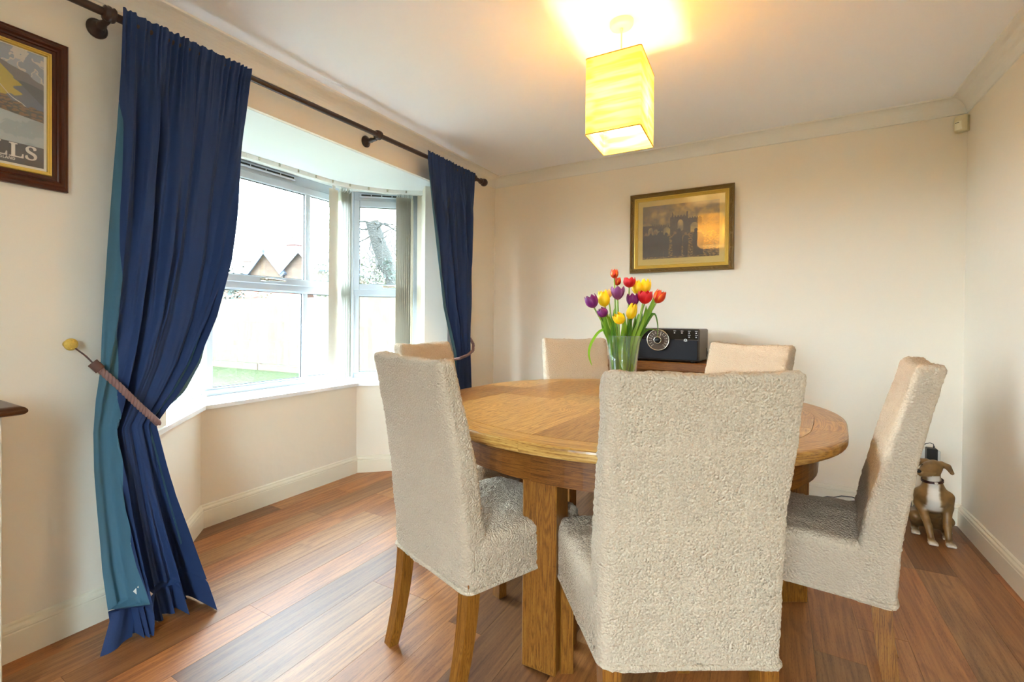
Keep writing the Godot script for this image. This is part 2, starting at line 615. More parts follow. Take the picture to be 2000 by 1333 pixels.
# ---------------------------------------------------------------- windows
func frame_bar(g: G, s0: float, s1: float, y0: float, y1: float, d0 := 0.0, d1 := 0.06) -> void:
	# local window frame: s along the window (x), y up, depth outwards along -z
	g.box(Vector3((s0 + s1) / 2, (y0 + y1) / 2, -(d0 + d1) / 2), Vector3(absf(s1 - s0), y1 - y0, d1 - d0), 0.004)

func make_window(called: String, label: String, width: float, bars: Array, at: Vector3, turn: float, handle_at: Array, vent: Array) -> void:
	var n := Node3D.new()
	n.name = called
	add_child(n)
	n.position = at
	n.rotation.y = turn
	n.set_meta("label", label)
	n.set_meta("kind", "structure")
	var yb := SILLY - 0.004
	var yt := HEAD
	var g := G.new()
	frame_bar(g, 0.0, 0.05, yb, yt); frame_bar(g, width - 0.05, width, yb, yt)
	frame_bar(g, 0.05, width - 0.05, yb, yb + 0.038, 0.001); frame_bar(g, 0.05, width - 0.05, yt - 0.075, yt, 0.001)
	frame_bar(g, 0.05, width - 0.05, 1.33, 1.378, 0.001)
	part("frame", g, M.upvc, n)
	# sashes: opening one above stands proud, fixed below sits back
	for s in [[1.372, 2.086, -0.014, "opening_sash"], [yb + 0.036, 1.334, 0.012, "fixed_sash"]]:
		g = G.new()
		var a := 0.046; var b := width - 0.046
		var t := 0.046
		frame_bar(g, a, a + t, s[0], s[1], s[2], s[2] + 0.05); frame_bar(g, b - t, b, s[0], s[1], s[2], s[2] + 0.05)
		frame_bar(g, a + t, b - t, s[0], s[0] + (0.047 if s[2] < 0 else 0.012), s[2] + 0.001, s[2] + 0.05); frame_bar(g, a + t, b - t, s[1] - (0.05 if s[2] < 0 else 0.012), s[1], s[2] + 0.001, s[2] + 0.05)
		var sash := part(s[3], g, M.upvc, n)
		for bx in bars:
			g = G.new()
			frame_bar(g, bx - 0.021, bx + 0.021, s[0] + 0.01, s[1] - 0.01, s[2] + 0.004, s[2] + 0.046)
			part("glazing_bar", g, M.upvc, sash)
		g = G.new()
		var e0: float = s[0] + (0.047 if s[2] < 0 else 0.012)
		var e1: float = s[1] - (0.05 if s[2] < 0 else 0.012)
		var xs := [a + t]
		for bx in bars:
			xs.append(bx - 0.021); xs.append(bx + 0.021)
		xs.append(b - t)
		for k in range(0, xs.size(), 2):
			# black gasket line round each pane
			for q in [[xs[k], xs[k] + 0.004, e0, e1], [xs[k + 1] - 0.004, xs[k + 1], e0, e1], [xs[k], xs[k + 1], e0, e0 + 0.004], [xs[k], xs[k + 1], e1 - 0.004, e1]]:
				g.box(Vector3((q[0] + q[1]) / 2, (q[2] + q[3]) / 2, -s[2] - 0.026), Vector3(q[1] - q[0], q[3] - q[2], 0.006))
			var pg := G.new()
			pg.box(Vector3((xs[k] + xs[k + 1]) / 2, (e0 + e1) / 2, -s[2] - 0.03), Vector3(xs[k + 1] - xs[k] + 0.01, e1 - e0 + 0.01, 0.004))
			part("pane", pg, M.glass, sash)
		part("gasket", g, M.gasket, sash)
	# handle
	if handle_at.size():
		g = G.new()
		var hx: float = handle_at[0]
		g.box(Vector3(hx, 1.397, 0.02), Vector3(0.055, 0.022, 0.014), 0.006)
		g.tube([Vector3(hx + 0.015, 1.397, 0.022), Vector3(hx + 0.015, 1.397, 0.044)], [0.009], 12)
		g.tube([Vector3(hx + 0.015, 1.397, 0.042), Vector3(hx + 0.06, 1.397, 0.048), Vector3(hx + 0.15, 1.394, 0.05)], [0.009, 0.008, 0.005], 10)
		part("handle", g, M.chrome, n)
	if vent.size():
		g = G.new()
		g.box(Vector3((vent[0] + vent[1]) / 2, 2.125, 0.008), Vector3(vent[1] - vent[0] + 0.03, 0.032, 0.018), 0.005)
		var vt := part("trickle_vent", g, M.upvc, n)
		g = G.new()
		for k in 4:
			var x0: float = lerpf(vent[0], vent[1], k / 4.0) + 0.004
			var x1: float = lerpf(vent[0], vent[1], (k + 1) / 4.0) - 0.004
			g.box(Vector3((x0 + x1) / 2, 2.125, 0.0175), Vector3(x1 - x0, 0.011, 0.004))
		part("vent_slot", g, M.black, vt)

func windows() -> void:
	var wd := FZ1 - FZ0
	# main: local x runs from the near end (z = FZ1) to the far end, room side is +z local -> world +x
	make_window("window_1", "wide white framed window in the middle of the bay", wd, [FZ1 - 2.22, FZ1 - 1.494], Vector3(FX, 0, FZ1), PI / 2, [FZ1 - 1.87], [0.5, 0.96])
	var L := 0.575
	make_window("window_2", "narrow white framed window on the right angle of the bay", L, [], Vector3(FX, 0, FZ0), PI / 4, [0.3], [0.1, 0.43])
	make_window("window_3", "narrow white framed window on the left angle of the bay, behind curtain", L, [], Vector3(FX + L * 0.7071, 0, FZ1 + L * 0.7071), PI * 0.75, [], [])
	# corner posts
	var g := G.new()
	for z in [FZ0, FZ1]:
		g.tube([Vector3(FX - 0.03, SILLY - 0.004, z), Vector3(FX - 0.03, HEAD, z)], [0.036], 12)
	struct("trim_6", g, M.upvc, "white corner posts between the bay window frames")

func blinds() -> void:
	var b := thing("vertical_blind", "off-white vertical blind with slats drawn into bunches along the bay window", "blind")
	# curved head rail on the bay ceiling
	var pts := []
	var mz := FZ0 + FZ1
	for q in [[-3.2, 0.765], [-3.32, 0.845], [-3.424, 0.955], [-3.505, 1.09], [-3.57, 1.24], [-3.598, 1.4], [-3.604, 1.6]]:
		pts.append(Vector3(q[0], HEAD - 0.017, q[1]))
	var all := pts.duplicate()
	all.append(Vector3(-3.604, HEAD - 0.017, mz / 2))
	for k in range(pts.size() - 1, -1, -1):
		all.append(Vector3(pts[k].x, pts[k].y, mz - pts[k].z))
	var cv := Curve3D.new()
	for p in all:
		cv.add_point(p)
	var g := G.new()
	for k in all.size() - 1:
		g.bar(all[k], all[k + 1] + (all[k + 1] - all[k]).normalized() * 0.004, 0.036, 0.034, 0.004)
	part("headrail", g, M.white, b)
	for k in range(1, 16):
		g = G.new()
		var l := cv.get_baked_length() * k / 16.0
		var p := cv.sample_baked(l)
		var dr := (cv.sample_baked(l + 0.02) - p).normalized()
		g.xf = Transform3D(Basis(Vector3.UP.cross(dr), Vector3.UP, dr), p)
		g.box(Vector3(0.019, 0.004, 0), Vector3(0.008, 0.02, 0.012), 0.002)
		part("bracket_clip", g, M.chrome, b)
	# bunches: [at, direction the slat plane runs, count, step]
	var bunch := func(list: Array) -> void:
		for s in list:
			var p: Vector3 = s[0]
			var a: float = s[1]
			var sl := G.new()
			sl.xf = Transform3D(Basis(Vector3.UP, a), p)
			var y0 := 0.7; var y1 := HEAD - 0.06
			sl.patch(6, 1, func(u: float, w: float) -> Vector3: return Vector3((u - 0.5) * 0.089, lerpf(y0, y1, w), 0.004 * sin(u * PI)))
			sl.patch(6, 1, func(u: float, w: float) -> Vector3: return Vector3((0.5 - u) * 0.089, lerpf(y0, y1, w), 0.004 * sin(u * PI) - 0.0008))
			var slat := part("slat", sl, M.blind, b)
			var hk := G.new()
			hk.xf = sl.xf
			hk.box(Vector3(0, y1 + 0.012, 0), Vector3(0.03, 0.03, 0.004), 0.001)
			part("slat_hook", hk, M.white, slat)
			hk = G.new()
			hk.xf = sl.xf
			hk.box(Vector3(0, y0 - 0.002, 0), Vector3(0.086, 0.012, 0.006), 0.002)
			for e in [-1, 1]:
				hk.tube([Vector3(0.04 * e, y0, 0.006), Vector3(0.034 * e, y0 - 0.022, 0.012), Vector3(0.02 * e, y0 - 0.018, 0.012), Vector3(0.02 * e, y0 + 0.006, 0.006)], [0.0016], 6)
			part("slat_weight", hk, M.white, slat)
	var mid := [[Vector3(-3.60, 0, 1.352), PI / 2]]
	for k in 5:
		mid.append([Vector3(-3.600 + 0.004 * k, 0, 1.29 - 0.021 * k), PI * 0.85])
	bunch.call(mid)
	var rt := []
	for k in 8:
		rt.append([Vector3(-3.372 + 0.011 * k, 0, 0.895 - 0.0125 * k), PI * 0.64])
	bunch.call(rt)
	var lf := []
	for k in 8:
		lf.append([Vector3(-3.612 + 0.002 * k, 0, 2.33 + 0.021 * k), PI * 0.9])
	bunch.call(lf)
	g = G.new()
	g.tube([Vector3(-3.57, HEAD - 0.03, 1.2), Vector3(-3.572, 1.5, 1.185), Vector3(-3.57, 0.95, 1.18)], [0.0015], 6)
	g.tube([Vector3(-3.57, 1.06, 1.18), Vector3(-3.57, 0.9, 1.18)], [0.004], 8)
	part("pull_cord", g, M.white, b)

# ---------------------------------------------------------------- outdoors
func outside() -> void:
	var GY := -0.12
	var lw := mat(Color(0.17, 0.2, 0.105), 0.9, 0.2)
	var ln := noise(31, 0.03).get_seamless_image(256, 256)
	var lw2 := tri_tex(lw, ln, 0.8, 3.0)
	var g := G.new()
	g.box(Vector3(-20, GY - 0.3, 0), Vector3(120, 0.6, 120))
	struct("lawn", g, lw2, "green lawn outside the bay window")
	# close-boarded fence
	var pale := wood_image(41, [Color(0.32, 0.29, 0.245), Color(0.295, 0.255, 0.205), Color(0.265, 0.215, 0.16), Color(0.22, 0.16, 0.1)], 512, 256, 5.0)
	var fm := []
	for tn in [Color(1, 1, 1), Color(0.95, 0.93, 0.88), Color(1, 0.95, 0.86), Color(0.9, 0.88, 0.85)]:
		fm.append(wood(pale, tn, 0.8, 1.8, 0.4, 0.02))
	var f := thing("garden_fence", "pale wooden close-boarded fence standing across the lawn outside the bay window", "fence", Vector3(-9.7, GY, -3.52), 0.0)
	var dir := Vector3(-0.9958, 0, 0.0915)
	f.basis = Basis(dir, Vector3.UP, dir.cross(Vector3.UP))
	# local x runs away to the left; +z faces away from or to the house
	var face := 1.0 if f.basis.z.dot(Vector3(0.3, 0, 1)) > 0 else -1.0
	var bw := 0.118
	var k := 0
	var x := -7.6
	while x < 8.0:
		g = G.new()
		g.grain = 1
		g.off = Vector2(rng.randf() * 3, rng.randf() * 3)
		g.xf = Transform3D(Basis(Vector3.UP, -0.07 * face), Vector3(x + bw / 2, 0, 0.0))
		g.box(Vector3(0, 0.17 + 0.775, 0.012 * face), Vector3(bw, 1.55 + rng.randf_range(-0.006, 0.006), 0.014), 0.002)
		part("board", g, fm[rng.randi() % 4], f)
		x += bw - 0.008
	for s in 9:
		g = G.new()
		g.box(Vector3(-7.6 + 1.83 * s + 0.915, 0.075, -0.005 * face), Vector3(1.8, 0.15, 0.025), 0.003)
		part("gravel_board", g, fm[2], f)
		g = G.new()
		g.grain = 1
		g.box(Vector3(-7.6 + 1.83 * s, 0.87, -0.055 * face), Vector3(0.09, 1.74, 0.09), 0.004)
		part("post", g, fm[3], f)
	for y in [0.45, 1.4]:
		g = G.new()
		g.box(Vector3(0, y, -0.03 * face), Vector3(15.5, 0.07, 0.04))
		part("rail", g, fm[1], f)
	# houses beyond
	var brick := mat(Color(0.72, 0.58, 0.48), 0.9, 0.2)
	var bi := Image.create(256, 256, false, Image.FORMAT_RGB8)
	bi.fill(Color(0.86, 0.8, 0.72))
	for r in 16:
		for q in 9:
			var cc := Color(0.85, 0.66, 0.52).lerp(Color(0.72, 0.5, 0.4), rng.randf())
			bi.fill_rect(Rect2i(q * 32 - (16 if r % 2 else 0), r * 16 + 1, 30, 14), cc)
	brick.albedo_color = Color(0.42, 0.45, 0.47)
	brick.albedo_texture = ImageTexture.create_from_image(bi)
	brick.uv1_scale = Vector3(0.55, 0.83, 1)
	var slate := mat(Color(0.52, 0.56, 0.62), 0.8)
	var si := Image.create(128, 128, false, Image.FORMAT_RGB8)
	si.fill(Color(0.55, 0.58, 0.62))
	for r in 8:
		for q in 5:
			var cc := Color(0.78, 0.8, 0.84).lerp(Color(0.66, 0.68, 0.74), rng.randf())
			si.fill_rect(Rect2i(q * 32 - (16 if r % 2 else 0), r * 16 + 1, 31, 15), cc)
	slate.albedo_color = Color(0.33, 0.36, 0.4)
	slate.albedo_texture = ImageTexture.create_from_image(si)
	slate.uv1_scale = Vector3(0.5, 0.5, 1)
	var barge := mat(Color(0.19, 0.22, 0.28), 0.6)
	var bargew := mat(Color(0.6, 0.61, 0.63), 0.6)
	var redb := mat(Color(0.4, 0.26, 0.23), 0.9)
	var stone := mat(Color(0.4, 0.33, 0.3), 0.9)
	# axis of the view: right (r) and away (a)
	var r := Vector3(0.8325, 0, -0.554)
	var a := Vector3(-0.554, 0, -0.8325)
	var gable := func(label: String, at: Vector3, width: float, eave: float, apex: float, deep: float, bm: Material, face_dir: Vector3, onto: Node3D) -> Node3D:
		var h := onto
		var z := face_dir
		var bs := Basis(Vector3.UP.cross(z).normalized(), Vector3.UP, z)
		if h == null:
			h = thing("house", label, "house", at)
			h.basis = bs
		var sh := Transform3D(Basis(), h.basis.inverse() * (at - h.position))
		var b := G.new()
		b.xf = sh
		var hw := width / 2
		b.box(Vector3(0, eave / 2, -deep / 2), Vector3(width, eave, deep))
		for e in [0.0, -deep]:
			b.tri(Vector3(-hw, eave, e), Vector3(hw, eave, e), Vector3(0, apex, e), Vector3(0, 0, 1 if e == 0.0 else -1))
		part("wall", b, brick, h)
		var rf := G.new()
		rf.xf = sh
		for s in [-1.0, 1.0]:
			var up := Vector3(-s * hw, apex - eave, 0).normalized()
			var nn := Vector3(s * (apex - eave), hw, 0).normalized()
			var ov := -up * 0.35
			var p0 := Vector3(s * hw, eave, 0.25) + ov
			var p1 := Vector3(0, apex, 0.25)
			var p2 := Vector3(0, apex, -deep - 0.25)
			var p3 := Vector3(s * hw, eave, -deep - 0.25) + ov
			var hh := nn * 0.14
			rf.grain = 2
			rf.quad(p0 + hh, p1 + hh, p2 + hh, p3 + hh, nn)
			rf.quad(p0, p1, p2, p3, -nn)
			rf.quad(p0, p3, p3 + hh, p0 + hh, -up)
			rf.quad(p0, p1, p1 + hh, p0 + hh, Vector3(0, 0, 1))
			rf.quad(p3, p2, p2 + hh, p3 + hh, Vector3(0, 0, -1))
			var bg := G.new()
			bg.xf = sh
			bg.bar(p0 + Vector3(0, 0.02, 0.03), p1 + Vector3(0, 0.02, 0.03), 0.06, 0.34, 0.0, nn)
			part("bargeboard", bg, bm, h)
		part("roof", rf, slate, h)
		var wn := G.new()
		wn.xf = sh
		for q in [-1.1, 1.1]:
			wn.box(Vector3(q * hw * 0.5, eave * 0.62, 0.01), Vector3(0.9, 1.2, 0.06), 0.02)
		var wp := part("window", wn, bargew, h)
		wn = G.new()
		wn.xf = sh
		for q in [-1.1, 1.1]:
			wn.box(Vector3(q * hw * 0.5, eave * 0.62, 0.045), Vector3(0.72, 1.02, 0.02))
		part("pane", wn, mat(Color(0.35, 0.4, 0.46), 0.1), wp)
		return h
	var chim := func(h: Node3D, at: Vector3, sz: Vector3, m: Material) -> void:
		var cg := G.new()
		var lo: Vector3 = h.basis.inverse() * (at - h.position)
		cg.box(Vector3(lo.x, lo.y - 1.5 + sz.y / 2, lo.z), Vector3(sz.x, sz.y + 3.0, sz.z), 0.02)
		cg.box(Vector3(lo.x, lo.y + sz.y - 0.14, lo.z), Vector3(sz.x + 0.12, 0.14, sz.z + 0.12), 0.02)
		var cs := part("chimney", cg, m, h)
		var pg := G.new()
		for q in [-0.25, 0.25]:
			var b0 := pg.v.size()
			pg.lathe([[0.1, 0], [0.12, 0.05], [0.09, 0.12], [0.085, 0.34], [0.11, 0.36], [0.07, 0.37]], 10)
			for i in range(b0, pg.v.size()):
				pg.v[i] += Vector3(lo.x + q * sz.x, lo.y + sz.y, lo.z)
		part("chimney_pot", pg, redb, cs)
	var front := (-a * 0.93 - r * 0.36).normalized()
	var h1: Node3D = gable.call("pale brick house with twin gables, blue-grey and white edged, beyond the fence", Vector3(-26.85, GY, -14.91), 2.5, 4.05, 5.35, 6.0, barge, front, null)
	gable.call("", Vector3(-24.29, GY, -15.41), 2.4, 4.2, 5.3, 6.0, bargew, front, h1)
	chim.call(h1, Vector3(-26.3, 5.0, -16.5), Vector3(0.75, 0.9, 0.6), redb)
	var h3: Node3D = gable.call("low brick house with two stub chimneys, far left behind the twin gables", Vector3(-37.4, GY, -20.6), 6.0, 4.3, 5.1, 4.0, bargew, front, null)
	chim.call(h3, Vector3(-37.4, 5.15, -20.9), Vector3(0.8, 0.8, 0.6), stone)
	chim.call(h3, Vector3(-36.3, 5.6, -21.6), Vector3(0.75, 0.7, 0.6), stone)
	var h4: Node3D = gable.call("distant pale house with a tall chimney behind the bare tree", Vector3(-40.2, GY, -30.0), 7.0, 6.4, 8.2, 5.0, bargew, front, null)
	chim.call(h4, Vector3(-40.3, 8.1, -30.6), Vector3(0.8, 1.4, 0.6), stone)
	var h5: Node3D = gable.call("distant house with two-pot chimney right of the ivy-clad tree", Vector3(-27.2, GY, -27.2), 6.0, 3.6, 4.9, 5.0, bargew, front, null)
	chim.call(h5, Vector3(-27.0, 5.0, -27.8), Vector3(0.6, 0.9, 0.6), stone)
	# orange garden building
	var og := thing("garden_room", "orange tiled garden building with small windows peeping over the fence", "building", Vector3(-15.6, GY, -6.9))
	og.basis = Basis(r, Vector3.UP, -a)
	var om := mat(Color(0.47, 0.22, 0.11), 0.8)
	g = G.new()
	g.box(Vector3(0.25, 0.98, -0.6), Vector3(1.6, 1.96, 1.2))
	var ob := part("wall", g, mat(Color(0.45, 0.27, 0.17), 0.8), og)
	g = G.new()
	g.quad(Vector3(-1.35, 1.95, 0.25), Vector3(1.15, 1.95, 0.25), Vector3(1.15, 2.5, -0.7), Vector3(-0.95, 2.5, -0.7), Vector3(0, 1, 1))
	g.quad(Vector3(-1.35, 1.9, 0.25), Vector3(1.15, 1.9, 0.25), Vector3(1.15, 1.95, 0.25), Vector3(-1.35, 1.95, 0.25), Vector3(0, 0, 1))
	g.quad(Vector3(-0.95, 2.5, -0.7), Vector3(1.15, 2.5, -0.7), Vector3(1.15, 1.95, -1.6), Vector3(-1.35, 1.95, -1.6), Vector3(0, 1, -1))
	g.tri(Vector3(-1.35, 1.95, 0.25), Vector3(-0.95, 2.5, -0.7), Vector3(-1.35, 1.95, -1.6), Vector3(-1, 0.3, 0))
	part("roof", g, om, og)
	for q in 3:
		g = G.new()
		g.box(Vector3(0.3 + q * 0.3, 1.78, 0.01), Vector3(0.2, 0.26, 0.03), 0.004)
		var wf := part("window", g, mat(Color(0.3, 0.25, 0.18), 0.6), ob)
		g = G.new()
		for e in [-1, 1]:
			g.box(Vector3(0.3 + q * 0.3 + e * 0.047, 1.78, 0.028), Vector3(0.07, 0.2, 0.006))
	g = G.new()
	g.patch(12, 1, func(u: float, w: float) -> Vector3: return Vector3(-0.3 + 0.24 * cos(PI * u), 1.83 + 0.16 * sin(PI * u), 0.26 + 0.05 * w))
	g.patch(12, 1, func(u: float, w: float) -> Vector3: return Vector3(-0.3 + 0.24 * cos(PI * u) * w, 1.83 + 0.16 * sin(PI * u) * w, 0.31))
	part("arched_door_hood", g, mat(Color(0.3, 0.13, 0.08), 0.8), og)
	# ivy-clad leaning tree
	var bark := tri_tex(mat(Color(0.2, 0.2, 0.19), 0.95, 0.2), noise(51, 0.06).get_seamless_image(256, 256), 1.2, 4.0)
	var tr := thing("tree", "leaning pale tree trunk clad with ivy, seen through the right angled window", "tree", Vector3(-8.3, GY, -6.8))
	var tp := [Vector3(0.15, 0, 0.1), Vector3(-0.4, 0.85, 0.35), Vector3(-0.95, 2.1, 0.64), Vector3(-1.35, 3.2, 0.9), Vector3(-1.62, 4.2, 1.05), Vector3(-1.9, 5.6, 1.2)]
	g = G.new()
	g.tube(tp, [0.3, 0.26, 0.23, 0.2, 0.17, 0.1], 12)
	part("trunk", g, bark, tr)
	g = G.new()
	for q in 46:
		var s0: Vector3 = (tp[3] as Vector3).lerp(tp[5], rng.randf())
		var d := Vector3(rng.randf_range(-1, 1), rng.randf_range(-0.5, 0.8), rng.randf_range(-1, 1)).normalized()
		var p := [s0]
		for e in 5:
			d = (d + Vector3(rng.randf_range(-0.5, 0.5), rng.randf_range(-0.6, 0.4), rng.randf_range(-0.5, 0.5))).normalized()
			p.append(p[-1] + d * rng.randf_range(0.25, 0.55))
		g.tube(p, [0.03, 0.022, 0.016, 0.01, 0.007, 0.004], 5, false)
	var br := part("branches", g, bark, tr)
	br.set_meta("kind", "stuff")
	var leaf := mat(Color(0.06, 0.13, 0.09), 0.7)
	leaf.backlight_enabled = true
	leaf.backlight = Color(0.02, 0.03, 0.015)
	scatter_leaves("ivy", tr, leaf, 1500, func() -> Array:
		var q := rng.randf()
		var i := int(q * 2.6)
		var c: Vector3 = (tp[i] as Vector3).lerp(tp[i + 1], q * 2.6 - i)
		var d := Vector3(rng.randf_range(-1, 1), rng.randf_range(-0.3, 0.3), rng.randf_range(-1, 1)).normalized()
		return [c + d * (0.2 + 0.13 * rng.randf()) * (1.0 if q < 0.75 else 0.9), d], 0.075)
	# bushes and bare trees
	var bush := func(label: String, at: Vector3, sz: Vector3, m: Material, cnt: int, ls: float) -> void:
		var b := thing("bush", label, "bush", at)
		var sg := G.new()
		for q in 7:
			var d := Vector3(rng.randf_range(-0.5, 0.5) * sz.x, sz.y * rng.randf_range(0.5, 0.9), rng.randf_range(-0.5, 0.5) * sz.z)
			sg.tube([Vector3(d.x * 0.1, 0, d.z * 0.1), d * 0.5, d], [0.03, 0.02, 0.008], 5, false)
		part("stem", sg, bark, b)
		scatter_leaves("foliage", b, m, cnt, func() -> Array:
			var d := Vector3(rng.randfn(), rng.randfn(), rng.randfn()).normalized()
			var rr := pow(rng.randf(), 0.4)
			return [Vector3(0, sz.y * 0.55, 0) + d * rr * Vector3(sz.x, sz.y, sz.z) * 0.5 * (1.0 + 0.25 * sin(d.x * 9.0) * cos(d.y * 7.0)), d], ls)
	bush.call("dark green bush showing over the fence at the left edge of the window", Vector3(-14.4, GY, -4.75), Vector3(0.9, 2.6, 0.9), leaf, 1400, 0.07)
	var lf2 := mat(Color(0.24, 0.26, 0.18), 0.7)
	lf2.backlight_enabled = true
	lf2.backlight = Color(0.1, 0.11, 0.06)
	bush.call("pale yellowish bush behind the fence left of the ivy-clad tree", Vector3(-11.9, GY, -8.4), Vector3(2.6, 3.2, 1.8), lf2, 2600, 0.08)
	bush.call("light green bush low behind the fence beside the dark bush", Vector3(-13.6, GY, -5.2), Vector3(1.2, 2.05, 0.8), lf2, 900, 0.06)
	bush.call("pale hedge-like bush in front of the distant brick houses", Vector3(-19.6, GY, -13.4), Vector3(2.4, 4.4, 1.6), lf2, 1800, 0.1)
	var twig := mat(Color(0.3, 0.28, 0.27), 0.9)
	var bare := func(label: String, at: Vector3, hh: float) -> void:
		var b := thing("bare_tree", label, "tree", at, 0.0, "leafless trees beyond the houses")
		var sg := G.new()
		sg.tube([Vector3.ZERO, Vector3(0.1, hh * 0.3, 0), Vector3(0.0, hh * 0.55, 0.1)], [0.14, 0.11, 0.08], 6)
		part("trunk", sg, twig, b)
		sg = G.new()
		for q in 60:
			var d := Vector3(rng.randf_range(-1, 1), rng.randf_range(0.3, 1.4), rng.randf_range(-1, 1)).normalized()
			var p := [Vector3(0.05, hh * rng.randf_range(0.3, 0.56), 0.05)]
			for e in 4:
				d = (d + Vector3(rng.randf_range(-0.4, 0.4), rng.randf_range(-0.2, 0.5), rng.randf_range(-0.4, 0.4))).normalized()
				p.append(p[-1] + d * hh * rng.randf_range(0.08, 0.16))
			sg.tube(p, [0.035, 0.025, 0.016, 0.01, 0.006], 4, false)
		var tw := part("branches", sg, twig, b)
		tw.set_meta("kind", "stuff")
	bare.call("leafless pale tree showing through the main window above the roofs", Vector3(-32.8, GY, -25.3), 12.0)
	bare.call("leafless thin tree behind the ivy-clad trunk", Vector3(-14.4, GY, -11.1), 6.5)
	bare.call("leafless thin tree right of the ivy-clad trunk beside the soffit", Vector3(-17.5, GY, -16.3), 8.5)

func scatter_leaves(called: String, parent: Node3D, m: Material, count: int, f: Callable, size: float) -> void:
	var g := G.new()
	g.patch(2, 3, func(u: float, w: float) -> Vector3:
		var wd := sin(PI * clampf(w, 0.02, 1.0)) * 0.5 * (1.0 if w < 0.9 else 0.3)
		return Vector3((u - 0.5) * wd * 1.4, absf(u - 0.5) * 0.2 * wd, w - 0.5))
	var mm := MultiMesh.new()
	mm.transform_format = MultiMesh.TRANSFORM_3D
	mm.mesh = g.mesh()
	mm.instance_count = count
	for k in count:
		var q: Array = f.call()
		var d: Vector3 = q[1]
		var up := (d + Vector3(rng.randf_range(-0.7, 0.7), rng.randf_range(-0.7, 0.7), rng.randf_range(-0.7, 0.7))).normalized()
		var x := up.cross(Vector3(0.3, 0.9, 0.2)).normalized()
		var b := Basis(x, up, x.cross(up)).rotated(up, rng.randf() * TAU).scaled(Vector3.ONE * size * rng.randf_range(0.7, 1.5))
		mm.set_instance_transform(k, Transform3D(b, q[0]))
	var o := MultiMeshInstance3D.new()
	o.name = called
	o.multimesh = mm
	o.material_override = m
	o.set_meta("kind", "stuff")
	parent.add_child(o, true)

# ---------------------------------------------------------------- table
const TR := 0.81
const TL := 0.108
func stadium(off: float, n := 24) -> PackedVector2Array:
	# local x = across, local y(z) = long axis
	var r := PackedVector2Array()
	for k in n + 1:
		var a := PI * k / n
		r.append(Vector2((TR - off) * cos(a), TL + (TR - off) * sin(a)))
	for k in n + 1:
		var a := PI + PI * k / n
		r.append(Vector2((TR - off) * cos(a), -TL + (TR - off) * sin(a)))
	return r

